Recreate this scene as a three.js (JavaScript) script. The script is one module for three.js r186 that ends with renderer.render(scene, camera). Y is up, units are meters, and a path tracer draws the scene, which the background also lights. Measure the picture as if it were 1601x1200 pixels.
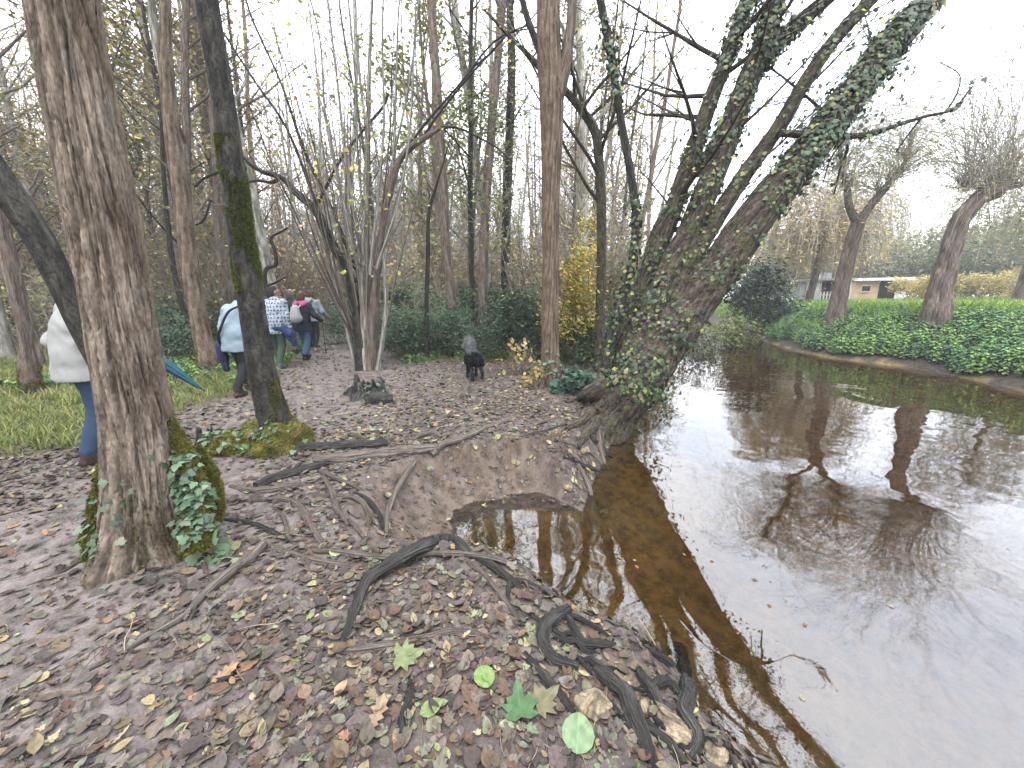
import * as THREE from 'three';
import { mergeGeometries } from 'three/addons/utils/BufferGeometryUtils.js';
import { ImprovedNoise } from 'three/addons/math/ImprovedNoise.js';

// ---------------------------------------------------------------- camera, sky, sun, exposure
const FPX = 610, CX = 800.5, CY = 600, CAMY = 1.55, PITCH = Math.atan(135 / FPX);
const scene = new THREE.Scene();
const camera = new THREE.PerspectiveCamera(2 * Math.atan(600 / FPX) * 180 / Math.PI, 1601 / 1200, 0.05, 900);
camera.position.set(0, CAMY, 0);
camera.rotation.x = -PITCH;
const renderer = new THREE.WebGLRenderer({ antialias: true });
renderer.toneMapping = THREE.LinearToneMapping;
renderer.toneMappingExposure = 5.4;
renderer.shadowMap.enabled = true;
scene.fog = new THREE.FogExp2(0xe4e6e8, 0.0015);

const IN = new ImprovedNoise();
const noise = (x, y, z) => IN.noise(x, y, z);
const fbm = (x, y, z, o = 4) => { let s = 0, a = 0.5, f = 1; for (let i = 0; i < o; i++) { s += a * noise(x * f, y * f, z * f + i * 7.3); a *= 0.5; f *= 2.03; } return s; };
const clamp = (x, a = 0, b = 1) => Math.min(b, Math.max(a, x));
const lerp = (a, b, t) => a + (b - a) * t;
const sstep = (a, b, x) => { const t = clamp((x - a) / (b - a)); return t * t * (3 - 2 * t); };
function rng(seed) { let a = seed >>> 0; return () => { a = (a + 0x6D2B79F5) | 0; let t = Math.imul(a ^ (a >>> 15), 1 | a); t = (t + Math.imul(t ^ (t >>> 7), 61 | t)) ^ t; return ((t ^ (t >>> 14)) >>> 0) / 4294967296; }; }
const V = (x, y, z) => new THREE.Vector3(x, y, z);

{ // overcast sky: even cloud, a little brighter overhead (as overcast skies are), soft cloud mottling
  const w = 512, h = 256, d = new Float32Array(w * h * 4);
  for (let j = 0; j < h; j++) for (let i = 0; i < w; i++) {
    const el = (j + 0.5) / h * Math.PI - Math.PI / 2, az = (i + 0.5) / w * 2 * Math.PI;
    const x = Math.cos(el) * Math.cos(az), y = Math.sin(el), z = Math.cos(el) * Math.sin(az);
    const c = fbm(x * 2.2 / (0.35 + Math.abs(y)), 3.1, z * 2.2 / (0.35 + Math.abs(y)), 4);
    const L = (0.58 + 0.78 * Math.max(0, y)) * (1 + 0.3 * c), blue = clamp(0.35 + 0.35 * Math.max(0, y) - 1.1 * c);
    const k = (j * w + i) * 4;
    d[k] = L * lerp(0.97, 0.85, blue); d[k + 1] = L * lerp(0.985, 0.955, blue); d[k + 2] = L * lerp(1.0, 1.14, blue); d[k + 3] = 1;
  }
  const t = new THREE.DataTexture(d, w, h, THREE.RGBAFormat, THREE.FloatType);
  t.mapping = THREE.EquirectangularReflectionMapping; t.magFilter = THREE.LinearFilter; t.needsUpdate = true;
  scene.background = t; scene.environment = t;
}
const sun = new THREE.DirectionalLight(0xfff4e6, 0.7);
sun.position.set(-4, 26, 9); sun.castShadow = true; sun.shadow.radius = 50; sun.shadow.mapSize.set(2048, 2048);
Object.assign(sun.shadow.camera, { left: -40, right: 40, top: 40, bottom: -40, near: 1, far: 90 });
scene.add(sun);

// ---------------------------------------------------------------- from the photograph's pixels to metres
const SINP = Math.sin(PITCH), COSP = Math.cos(PITCH);
function at(u, v, d) { const a = (u - CX) / FPX, b = (CY - v) / FPX, t = d / (COSP + b * SINP); return V(a * t, CAMY + (b * COSP - SINP) * t, -d); }
function onPlane(u, v, y = 0) { const a = (u - CX) / FPX, b = (CY - v) / FPX, t = (y - CAMY) / (b * COSP - SINP); return V(a * t, y, -(COSP + b * SINP) * t); }
const metres = (wpx, u, v, d) => { const a = (u - CX) / FPX, b = (CY - v) / FPX; return wpx / FPX * d / (COSP + b * SINP) / Math.sqrt(1 + a * a * 0.8); };

const matte = (o) => new THREE.MeshPhysicalMaterial({ specularIntensity: 0.3, ...o }); // porous, dull surfaces: bark, soil, moss, dead leaves
// ---------------------------------------------------------------- naming
const taken = {};
const numbered = (n) => { const k = (taken[n] = (taken[n] ?? -1) + 1); return k ? `${n}_${String(k).padStart(3, '0')}` : n; };
function tag(o, label, category, group) { o.userData.label = label; o.userData.category = category; if (group) o.userData.group = group; return o; }
function group(name, pos, label, category, grp) { const g = new THREE.Group(); g.name = numbered(name); if (pos) g.position.copy(pos); scene.add(g); return tag(g, label, category, grp); }
function mesh(name, geo, mat, parent) { const m = new THREE.Mesh(geo, mat); m.name = name; m.castShadow = m.receiveShadow = true; if (parent) parent.add(m); return m; }
function top(name, geo, mat, label, category, grp) { const m = mesh(numbered(name), geo, mat, scene); return tag(m, label, category, grp); }
function dup(o, label, grp) { const c = o.clone(); c.userData = { ...o.userData }; c.name = numbered(o.name.replace(/_\d{3}$/, '')); if (label) c.userData.label = label; if (grp) c.userData.group = grp; scene.add(c); return c; }
const stuff = (o) => { o.userData.kind = 'stuff'; return o; };

// ---------------------------------------------------------------- textures
const toS = (c) => c <= 0.0031308 ? 12.92 * c : 1.055 * Math.pow(c, 1 / 2.4) - 0.055;
function tex(size, tile, fn, color) { // fn(u, v) of 0..1 -> linear colour or a number
  const d = new Uint8Array(size * size * 4);
  for (let j = 0; j < size; j++) for (let i = 0; i < size; i++) {
    const c = fn((i + 0.5) / size, (j + 0.5) / size), k = (j * size + i) * 4;
    if (color) { d[k] = 255 * clamp(toS(c[0])); d[k + 1] = 255 * clamp(toS(c[1])); d[k + 2] = 255 * clamp(toS(c[2])); } else d[k] = d[k + 1] = d[k + 2] = 255 * clamp(c);
    d[k + 3] = 255;
  }
  const t = new THREE.DataTexture(d, size, size); t.wrapS = t.wrapT = THREE.RepeatWrapping; t.magFilter = THREE.LinearFilter; t.minFilter = THREE.LinearMipmapLinearFilter; t.generateMipmaps = true;
  if (color) t.colorSpace = THREE.SRGBColorSpace;
  t.repeat.set(1 / (tile[0] ?? tile), 1 / (tile[1] ?? tile)); t.needsUpdate = true; return t;
}
// tileable noise: a lattice that wraps after px, py cells
function pnoise(x, y, px, py, seed = 0) {
  const xi = Math.floor(x), yi = Math.floor(y), xf = x - xi, yf = y - yi;
  const g = (i, j) => { let h = Math.imul(((i % px) + px) % px + 13 + seed * 101, 374761393) ^ Math.imul(((j % py) + py) % py + 71 + seed * 37, 668265263); h = Math.imul(h ^ (h >>> 13), 1274126177); return ((h ^ (h >>> 16)) >>> 0) / 2147483648 - 1; };
  const u = xf * xf * (3 - 2 * xf), v = yf * yf * (3 - 2 * yf);
  return lerp(lerp(g(xi, yi), g(xi + 1, yi), u), lerp(g(xi, yi + 1), g(xi + 1, yi + 1), u), v);
}
const pfbm = (u, v, fx, fy, o, seed = 0) => { let s = 0, a = 0.5, k = 1; for (let i = 0; i < o; i++) { s += a * pnoise(u * fx * k, v * fy * k, fx * k, fy * k, seed + i); a *= 0.55; k *= 2; } return s; };
const mix3 = (a, b, t) => [lerp(a[0], b[0], t), lerp(a[1], b[1], t), lerp(a[2], b[2], t)];

// ---------------------------------------------------------------- tubes: trunks, limbs, roots
// pts: [{p, r}], sides, options: step (metres between rings), rough(angle, metres along, p) -> radius factor
function tube(pts, sides, o = {}) {
  const curve = new THREE.CatmullRomCurve3(pts.map((q) => q.p), false, 'centripetal');
  const len = curve.getLength(), n = Math.max(2, Math.round(len / (o.step ?? 0.15)));
  const fine = pts.length * 24; curve.arcLengthDivisions = fine;
  const pos = [], uv = [], idx = [], T = new THREE.Vector3(), N = new THREE.Vector3(), B = new THREE.Vector3(), P = new THREE.Vector3(), prev = new THREE.Vector3();
  const rs = pts.map((q) => q.r), rAt = (t) => { const x = t * (rs.length - 1), i = Math.min(rs.length - 2, Math.floor(x)); const f = x - i; return lerp(rs[i], rs[i + 1], f * f * (3 - 2 * f) * 0.5 + f * 0.5); };
  const rm = rs.reduce((a, b) => a + b) / rs.length, wraps = Math.max(1, Math.round(2 * Math.PI * rm / 0.5)) * 0.5;
  const at0 = o.at0 ?? 0; let along = at0;
  for (let i = 0; i <= n; i++) {
    const t = curve.getUtoTmapping(i / n); curve.getPoint(t, P); curve.getTangent(t, T);
    if (i === 0) { N.set(0, 0, 1).addScaledVector(T, -T.z); if (N.lengthSq() < 1e-3) N.set(1, 0, 0).addScaledVector(T, -T.x); } else { N.addScaledVector(T, -N.dot(T)); along += P.distanceTo(prev); }
    N.normalize(); B.crossVectors(T, N); prev.copy(P);
    const r = rAt(t);
    for (let k = 0; k <= sides; k++) {
      const a = (k % sides) / sides * 2 * Math.PI; let q = r; const c = Math.cos(a), s = Math.sin(a);
      if (o.rough) q = r * o.rough(a, along, P, i / n, r);
      pos.push(P.x + (N.x * c + B.x * s) * q, P.y + (N.y * c + B.y * s) * q, P.z + (N.z * c + B.z * s) * q);
      uv.push(k / sides * wraps, along);
    }
  }
  const w = sides + 1;
  for (let i = 0; i < n; i++) for (let k = 0; k < sides; k++) { const a = i * w + k, b = a + 1, c = a + w, d = c + 1; idx.push(a, b, c, b, d, c); }
  for (const [ring, flip] of [[0, true], [n, false]]) { // caps
    const c = pos.length / 3; curve.getPoint(ring / n, P); pos.push(P.x, P.y, P.z); uv.push(0, 0);
    for (let k = 0; k < sides; k++) { const a = ring * w + k, b = a + 1; flip ? idx.push(c, b, a) : idx.push(c, a, b); }
  }
  const g = new THREE.BufferGeometry();
  g.setAttribute('position', new THREE.Float32BufferAttribute(pos, 3)); g.setAttribute('uv', new THREE.Float32BufferAttribute(uv, 2)); g.setIndex(idx); g.computeVertexNormals();
  const nn = g.attributes.normal;
  for (let i = 0; i <= n; i++) { const a = i * w, b = a + sides, x = nn.getX(a) + nn.getX(b), y = nn.getY(a) + nn.getY(b), z = nn.getZ(a) + nn.getZ(b), l = Math.hypot(x, y, z) || 1; nn.setXYZ(a, x / l, y / l, z / l); nn.setXYZ(b, x / l, y / l, z / l); }
  return g;
}
const merge = (list) => mergeGeometries(list, false);
function shift(g, v) { g.translate(-v.x, -v.y, -v.z); return g; }
// ---------------------------------------------------------------- the lie of the land: river outline, banks, bed
const WATER = -0.55;
// near bank waterline: [u, v, bank width, profile power]
const nearPix = [[1190, 1200, .4, 1], [1100, 1120, .4, 1], [1070, 1060, .4, 1], [1010, 1015, .4, 1], [940, 985, .4, 1], [885, 955, .35, 1], [858, 915, .45, 1], [825, 888, .5, 1], [750, 864, .7, 1.2], [712, 846, 1.0, 1.6], [752, 812, 1.05, 3.0], [830, 792, 1.0, 3.8],
  [880, 797, .75, 2.4], [912, 800, .5, 1.1], [925, 760, .45, 1], [946, 715, .4, 1], [962, 680, .4, 1], [985, 652, .5, 1], [1030, 602, .5, 1], [1062, 568, .6, 1], [1086, 540, .7, 1], [1108, 518, .8, 1]];
const NB = [[3.4, 40, .6, 1], [1.9, 5, .6, 1], [1.35, 0, .5, 1], ...nearPix.map(([u, v, w, p]) => { const q = onPlane(u, v, WATER); return [q.x, q.z, w, p]; }), [14.6, -31, 1, 1], [15.6, -36, 1, 1], [17, -46, 1, 1], [20, -80, 1, 1]];
const FB = [[16, 40, 3.5, 1], [13, 8, 3.5, 1], [11.6, -3, 3.5, 1], ...[[1601, 612], [1530, 596], [1451, 579], [1370, 568], [1300, 560], [1240, 548], [1190, 532], [1150, 515]].map(([u, v]) => { const q = onPlane(u, v, WATER); return [q.x, q.z, 4.0, 0.62]; }), [16.6, -30, 3.5, .8], [17.6, -36, 3, 1], [19, -46, 3, 1], [22, -80, 3, 1]];
function nearest(L, x, z) {
  let best = 1e9, w = 0, p = 0, sw = 0;
  for (let i = 0; i < L.length - 1; i++) {
    const A = L[i], B = L[i + 1], dx = B[0] - A[0], dz = B[1] - A[1], t = clamp(((x - A[0]) * dx + (z - A[1]) * dz) / (dx * dx + dz * dz)), ex = x - A[0] - dx * t, ez = z - A[1] - dz * t, d = ex * ex + ez * ez;
    const k = 1 / (d * d + 0.0004); sw += k; w += k * lerp(A[2], B[2], t); p += k * lerp(A[3], B[3], t); if (d < best) best = d;
  }
  return [Math.sqrt(best), w / sw, p / sw];
}
const RIV = [...NB, ...[...FB].reverse()];
function inRiver(x, z) { let c = false; for (let i = 0, j = RIV.length - 1; i < RIV.length; j = i++) { const a = RIV[i], b = RIV[j]; if ((a[1] > z) !== (b[1] > z) && x < (b[0] - a[0]) * (z - a[1]) / (b[1] - a[1]) + a[0]) c = !c; } return c; }
// {s: metres from the water's edge (negative in the river), far: on the far bank, y: height}
function land(x, z) {
  const n = nearest(NB, x, z), f = nearest(FB, x, z), inside = inRiver(x, z), far = f[0] < n[0];
  const [d, w, p] = far ? f : n;
  if (inside) return { s: -d, far, y: WATER - 0.1 * sstep(0, 0.25, d) - 0.04 - 0.6 * (1 - Math.exp(-d / (far ? 1.6 : 0.8))) + 0.05 * fbm(x * 0.9, 0, z * 0.9, 3), w };
  const base = far ? 1.05 + 0.3 * sstep(6, 30, d) : -0.16 * Math.exp(-d / 1.1) + 0.06 * fbm(x * 0.35, 2, z * 0.35, 3) * sstep(0.4, 2, d);
  let y = WATER - 0.03 + (base - WATER + 0.03) * Math.pow(sstep(far ? -0.12 : -w * 0.25, w, d), p);
  return { s: d, far, y, w };
}
function relief(x, z, L) { // lumps and trodden mud; the eroded cove is cloddy
  const cove = L.far ? 0 : sstep(0.6, 0.8, L.w) * sstep(0.02, 0.25, L.s) * sstep(L.w * 1.25, L.w * 0.9, L.s) * sstep(-7, -6, z) * 0.075 * fbm(x * 4.5, 3, z * 4.5, 4);
  const near = Math.exp(-Math.hypot(x, z + 3) / 9), wet = L.s < 0 ? 0.4 : 1;
  return cove + wet * (0.045 * fbm(x * 1.3, 5, z * 1.3, 3) + 0.03 * near * fbm(x * 5, 8, z * 5, 3) + 0.012 * near * fbm(x * 17, 1, z * 17, 2)) * (L.far && L.s > 0 ? 2 : 1) * sstep(-0.15, 0.4, Math.abs(L.s) - 0.05);
}
const ground = (x, z) => { const L = land(x, z); return L.y + relief(x, z, L); };
function slopeAt(x, z, e = 0.03) { const h = ground(x, z); return V(h - ground(x + e, z), e, h - ground(x, z + e)).normalize(); }
const onGround = (u, v, lift = 0) => { // march the ray of a pixel to the ground
  let lo = 0.4, hi = 120; for (let d = 0.6; d < 120; d *= 1.02) { const q = at(u, v, d); if (q.y < ground(q.x, q.z)) { hi = d; break; } lo = d; }
  for (let i = 0; i < 18; i++) { const m = (lo + hi) / 2, q = at(u, v, m); if (q.y < ground(q.x, q.z)) hi = m; else lo = m; }
  const q = at(u, v, hi); q.y = ground(q.x, q.z) + lift; return q;
};
// how much grass / bare path / sand a spot carries
const pathLine = [[-2.6, 2], [-2.9, -2], [-3.3, -5], [-3.2, -7.4], [-4.2, -10], [-5.6, -13.5], [-8, -19], [-10, -30]].map((q) => [q[0], q[1], 1, 1]);
const pathDist = (x, z) => nearest(pathLine, x, z)[0];
function grassy(x, z, L) {
  if (L.far) return sstep(0.5, 1.4, L.s + 0.5 * noise(x, 3, z));
  if (L.s < 0.8) return 0;
  const n = fbm(x * 0.5, 9, z * 0.5, 3), clearing = Math.hypot((x + 0.6) / 3.6, (z + 6.6) / 2.9), left = sstep(-3.9, -4.9, x + 0.5 * n) * sstep(-3.3, -4.2, z + 0.6 * n);
  const ring = sstep(1.0, 1.25, clearing + 0.5 * n) * sstep(-5.4, -6.6, z);
  return clamp(Math.max(left, ring) * sstep(0.9, 1.8, pathDist(x, z) + n * 0.6) * sstep(-34, -12, z));
}
{
  const axis = (lo, a, b, hi, fine, grow) => { const out = []; for (let x = a; x < b; x += fine) out.push(x); let s = fine; for (let x = b; x < hi; s *= grow, x += s) out.push(x); s = fine; const l = []; for (let x = a - fine; x > lo; s *= grow, x -= s) l.push(x); return [...l.reverse(), ...out]; };
  const xs = axis(-140, -4.2, 2.6, 160, 0.03, 1.035), zs = axis(-190, -5.6, -0.6, 60, 0.03, 1.035);
  const nx = xs.length, nz = zs.length, pos = new Float32Array(nx * nz * 3), col = new Float32Array(nx * nz * 3), uv = new Float32Array(nx * nz * 2), idx = [];
  const MUD = [0.135, 0.113, 0.104], SOIL = [0.068, 0.052, 0.045], SAND = [0.135, 0.105, 0.082], CLAY = [0.085, 0.06, 0.045], GRASS = [0.06, 0.072, 0.022], BED = [0.24, 0.165, 0.07], FARSOIL = [0.045, 0.038, 0.03];
  for (let j = 0, k = 0; j < nz; j++) for (let i = 0; i < nx; i++, k++) {
    const x = xs[i], z = zs[j], L = land(x, z), y = L.y + relief(x, z, L);
    pos.set([x, y, z], k * 3); uv.set([x, z], k * 2);
    const n = fbm(x * 0.8, 4, z * 0.8, 4), m = fbm(x * 4, 6, z * 4, 3);
    let c;
    if (L.s < 0) { const q = fbm(x * 1.5, 3, z * 0.7, 4); c = mix3(BED, [0.16, 0.11, 0.045], clamp(0.4 + q * 1.8)); } else if (L.far) c = mix3(FARSOIL, GRASS, grassy(x, z, L));
    else {
      c = mix3(SOIL, MUD, clamp(0.75 * sstep(2.6, 0.6, pathDist(x, z) + n) + 0.35 + 0.9 * n));
      c = mix3(c, mix3(SAND, CLAY, clamp(0.45 + 1.6 * m)), sstep(L.w * 1.02, L.w * 0.8, L.s) * sstep(0.55, 0.9, L.w) * sstep(-7, -6, z) * clamp(0.85 + m));
      c = mix3(c, GRASS, 0.85 * grassy(x, z, L));
    }
    const v = 1 + 0.12 * m; col.set([c[0] * v, c[1] * v, c[2] * v], k * 3);
  }
  for (let j = 0; j < nz - 1; j++) for (let i = 0; i < nx - 1; i++) { const a = j * nx + i, b = a + 1, c = a + nx, d = c + 1; idx.push(a, c, b, b, c, d); }
  const g = new THREE.BufferGeometry();
  g.setAttribute('position', new THREE.BufferAttribute(pos, 3)); g.setAttribute('color', new THREE.BufferAttribute(col, 3)); g.setAttribute('uv', new THREE.BufferAttribute(uv, 2)); g.setIndex(idx); g.computeVertexNormals();
  const grain = tex(512, 0.6, (u, v) => { const a = pfbm(u, v, 8, 8, 6, 1), b = pnoise(u * 90, v * 90, 90, 90, 5); const k = clamp(0.72 + 0.5 * a + 0.16 * b, 0.25, 1); return [k, k * 0.985, k * 0.97]; }, true);
  const bump = tex(512, 0.6, (u, v) => clamp(0.5 + 0.55 * pfbm(u, v, 10, 10, 6, 9) + 0.15 * Math.abs(pnoise(u * 60, v * 60, 60, 60, 3))));
  var groundMat = matte({ vertexColors: true, roughness: 0.86, map: grain, bumpMap: bump, bumpScale: 0.014 });
  var groundMesh = mesh('ground', g, groundMat, scene); groundMesh.userData.kind = 'structure';
}
{ // the river: clear brownish water over its bed, ripples as fine relief
  const R = rng(5), waves = [];
  for (let i = 0; i < 70; i++) { const k = 2 + Math.floor(Math.pow(R(), 1.8) * 26), a = -0.4 + 1.9 * (R() - 0.5) * 1.6; const kx = Math.round(k * Math.cos(a)), ky = Math.round(k * Math.sin(a)); if (kx || ky) waves.push([kx, ky, R() * 6.28, 1 / Math.pow(Math.hypot(kx, ky), 1.35)]); }
  const sum = waves.reduce((s, w) => s + w[3], 0);
  const ripples = tex(768, 5, (u, v) => { let h = 0; for (const [kx, ky, p, a] of waves) h += a * Math.sin(6.2832 * (kx * u + ky * v) + p); return 0.5 + 2.2 * h / sum; });
  const pts = RIV.map((q) => new THREE.Vector2(q[0], -q[1]));
  const s = new THREE.PlaneGeometry(150, 130, 60, 52); s.rotateX(-Math.PI / 2); s.translate(70, WATER, -20);
  const p = s.attributes.position, uv = s.attributes.uv; for (let i = 0; i < p.count; i++) uv.setXY(i, p.getX(i), p.getZ(i));
  const m = new THREE.MeshPhysicalMaterial({ color: 0xffffff, roughness: 0.02, metalness: 0, transmission: 1, thickness: 1, ior: 1.8, attenuationColor: new THREE.Color(0.5, 0.36, 0.14), attenuationDistance: 1.1, bumpMap: ripples, bumpScale: 0.013 });
  const w = mesh('river_water', s, m, scene); w.userData.kind = 'structure';
}
// ---------------------------------------------------------------- bark
function barkTex(seed, a, b, c, tile, fx, fy) {
  const map = tex(512, tile, (u, v) => {
    const n = pfbm(u, v, 3, 2, 5, seed), str = pfbm(u, v, fx * 2, fy, 4, seed + 3), f = pnoise(u * 120, v * 60, 120, 60, seed);
    let q = mix3(a, b, clamp(0.5 + 1.0 * n + 1.3 * str)); q = mix3(q, c, clamp(2.2 * pfbm(u, v, 4, 3, 4, seed + 8) - 0.2)); const k = 1 + 0.25 * f + 0.8 * pfbm(u, v, fx * 3, fy * 2, 3, seed + 5); return [q[0] * k, q[1] * k, q[2] * k];
  }, true);
  const bump = tex(512, tile, (u, v) => { const w = 0.35 * pnoise(u * 6, v * 6, 6, 6, seed + 2), n = pfbm(u + w * 0.06, v, fx, fy, 4, seed + 1); return clamp(0.12 + 1.25 * Math.pow(Math.abs(n), 0.6) + 0.14 * pnoise(u * 80, v * 40, 80, 40, seed)); });
  return { map, bumpMap: bump };
}
const bark = (o, bs = 0.02, rough = 0.92, color = 0xffffff) => matte({ ...o, bumpScale: bs, roughness: rough, color });
const bkGrey = barkTex(1, [0.088, 0.072, 0.057], [0.168, 0.142, 0.118], [0.07, 0.05, 0.037], [0.5, 0.9], 9, 3);
const bkBrown = barkTex(21, [0.06, 0.045, 0.035], [0.132, 0.105, 0.085], [0.10, 0.062, 0.043], [0.5, 0.9], 10, 3);
const bkDark = barkTex(41, [0.022, 0.02, 0.017], [0.047, 0.043, 0.034], [0.072, 0.062, 0.05], [0.5, 0.7], 8, 4);
const bkPale = barkTex(61, [0.144, 0.133, 0.112], [0.238, 0.223, 0.191], [0.122, 0.119, 0.079], [0.5, 1.2], 7, 3);
const bkMoss = barkTex(81, [0.075, 0.071, 0.017], [0.109, 0.098, 0.021], [0.120, 0.086, 0.030], [0.25, 0.25], 14, 14);
const M = {
  grey: bark(bkGrey, 0.014, 0.92, 0xf8f0e8), greyBrown: bark(bkGrey, 0.014, 0.92, 0xe6d8ca), brown: bark(bkBrown, 0.02), dark: bark(bkDark, 0.016), pale: bark(bkPale, 0.012), moss: bark(bkMoss, 0.012, 1),
  leaning: bark(barkTex(101, [0.03, 0.023, 0.018], [0.068, 0.053, 0.042], [0.05, 0.05, 0.022], [0.5, 0.6], 8, 4), 0.025),
  root: bark(barkTex(121, [0.055, 0.042, 0.034], [0.125, 0.105, 0.088], [0.07, 0.045, 0.033], [0.25, 0.7], 7, 2), 0.01, 0.8),
  rootDark: bark(barkTex(141, [0.022, 0.02, 0.018], [0.05, 0.046, 0.042], [0.035, 0.032, 0.026], [0.25, 0.5], 7, 3), 0.014, 0.72),
  twig: matte({ color: new THREE.Color(0.14, 0.115, 0.09), roughness: 0.9 }),
  twigPale: matte({ color: new THREE.Color(0.25, 0.22, 0.175), roughness: 0.9 }),
  twigDark: matte({ color: new THREE.Color(0.055, 0.047, 0.04), roughness: 0.85 }),
  leafWhite: new THREE.MeshPhysicalMaterial({ color: 0xffffff, vertexColors: true, roughness: 0.75, transmission: 0.3, thickness: 0, specularIntensity: 0.4 }),
  litter: matte({ color: 0xffffff, roughness: 0.7 }),
  herb: new THREE.MeshPhysicalMaterial({ color: 0xffffff, roughness: 0.85, transmission: 0.25, thickness: 0, specularIntensity: 0.4 }),
  ivy: new THREE.MeshPhysicalMaterial({ color: 0xffffff, roughness: 0.5, transmission: 0.15, thickness: 0, specularIntensity: 0.7 }),
};

// ---------------------------------------------------------------- leaves: unit length along +z, lying in x-z, y up
function leafStrip(out, fold = 0.15, curl = 0.2, stem = 0.25) { // out: [[t, half width]...]
  const p = [], ix = [], uv = []; out.forEach(([t, w], i) => { const y = curl * (t - 0.4) * (t - 0.4); p.push(-w, y + fold * w, t, 0, y, t, w, y + fold * w, t); uv.push(0.5 - w, t, 0.5, t, 0.5 + w, t); if (i) { const a = i * 3 - 3, b = i * 3; ix.push(a, b, a + 1, a + 1, b, b + 1, a + 1, b + 1, a + 2, a + 2, b + 1, b + 2); } });
  if (stem) { const k = p.length / 3; p.push(-0.008, curl * 0.16, 0.02, 0.008, curl * 0.16, 0.02, 0, curl * 0.16 + 0.03, -stem); uv.push(.5, 0, .5, 0, .5, 0); ix.push(k, k + 1, k + 2); }
  return geo(p, ix, uv);
}
function geo(p, ix, uv) { const g = new THREE.BufferGeometry(); g.setAttribute('position', new THREE.Float32BufferAttribute(p, 3)); g.setAttribute('uv', new THREE.Float32BufferAttribute(uv ?? new Array(p.length / 3 * 2).fill(0), 2)); g.setIndex(ix); g.computeVertexNormals(); return g; }
function leafFan(outline, cup = 0.12, wav = 0.03, stem = 0.3, seed = 1) { // outline: right half from base to tip [[x, z]...]
  const R = rng(seed), pts = [...outline.map(([x, z]) => [x, z]), ...[...outline].reverse().slice(1).map(([x, z]) => [-x, z])], p = [0, 0, 0.42], uv = [0.5, 0.42], ix = [];
  pts.forEach(([x, z]) => { p.push(x, cup * (x * x + (z - 0.42) * (z - 0.42)) * 2 + wav * (R() - 0.5) * 2, z); uv.push(0.5 + x, z); });
  const n = pts.length; for (let i = 0; i < n; i++) ix.push(0, 1 + (i + 1) % n, 1 + i);
  if (stem) { const k = p.length / 3; p.push(-0.01, 0.02, 0.02, 0.01, 0.02, 0.02, 0.02, 0.04, -stem); uv.push(.5, 0, .5, 0, .5, 0); ix.push(k, k + 1, k + 2); }
  return geo(p, ix, uv);
}
const oval = [[0, .02], [.1, .2], [.28, .33], [.5, .34], [.72, .25], [.9, .1], [1, .01]], roundO = [[0, .06], [.08, .28], [.25, .44], [.5, .5], [.75, .4], [.92, .22], [1, .04]], slim = [[0, .02], [.2, .1], [.5, .13], [.8, .08], [1, .005]];
const oak = [[0, 0], [.07, .04], [.16, .14], [.09, .22], [.26, .34], [.14, .43], [.32, .58], [.17, .66], [.24, .82], [.1, .88], [0, 1]];
const maple = [[0, .05], [.2, -.02], [.46, .06], [.3, .2], [.55, .42], [.32, .44], [.34, .62], [.16, .6], [.12, .82], [0, 1]];
const poplar = [[0, .04], [.2, 0], [.42, .12], [.5, .3], [.44, .5], [.3, .72], [.12, .9], [0, 1]];
const ivyOut = [[0, .1], [.18, 0], [.42, .1], [.4, .28], [.5, .45], [.28, .52], [.2, .75], [0, 1]];
const LEAF = {
  oval: leafStrip(oval, 0.2, 0.35), ovalFlat: leafStrip(oval, 0.08, -0.2), round: leafStrip(roundO, 0.12, 0.25), roundCup: leafStrip(roundO, 0.45, 0.5), slim: leafStrip(slim, 0.3, 0.4, 0.1), curled: leafStrip(oval, 0.9, 1.1), rolled: leafStrip(slim.map(([t, w]) => [t, w * 1.5]), 1.6, -0.7, 0.2),
  oak: leafFan(oak, 0.18, 0.04, 0.2, 3), maple: leafFan(maple, 0.25, 0.07, 0.5, 4), poplar: leafFan(poplar, 0.12, 0.03, 0.5, 5), poplarB: leafFan(poplar, -0.2, 0.05, 0.4, 6), ivy: leafFan(ivyOut, -0.18, 0.02, 0.2, 7),
};
const _q = new THREE.Quaternion(), _q2 = new THREE.Quaternion(), _m = new THREE.Matrix4(), _c = new THREE.Color(), _up = V(0, 1, 0), _s = new THREE.Vector3();
// list: [{p, n (normal), spin, tilt, s, c:[r,g,b]}] -> InstancedMesh
function scatter(name, g, mat, list, parent = scene) {
  const im = new THREE.InstancedMesh(g, mat, list.length); im.name = parent === scene ? numbered(name) : name; im.castShadow = im.receiveShadow = true;
  list.forEach((l, i) => { _q.setFromUnitVectors(_up, l.n ?? _up); _q.multiply(_q2.setFromAxisAngle(_up, l.spin)); if (l.tilt) _q.multiply(_q2.setFromAxisAngle(V(1, 0, 0), l.tilt)); if (l.roll) _q.multiply(_q2.setFromAxisAngle(V(0, 0, 1), l.roll)); _s.set(l.s * (l.wide ?? 1), l.s, l.s); im.setMatrixAt(i, _m.compose(l.p, _q, _s)); im.setColorAt(i, _c.setRGB(...l.c)); });
  stuff(im); parent.add(im); return im;
}
const vary = (R, c, k = 0.25) => { const v = 1 + k * (R() * 2 - 1); return c.map((x) => x * v * (1 + 0.08 * (R() * 2 - 1))); };

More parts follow.
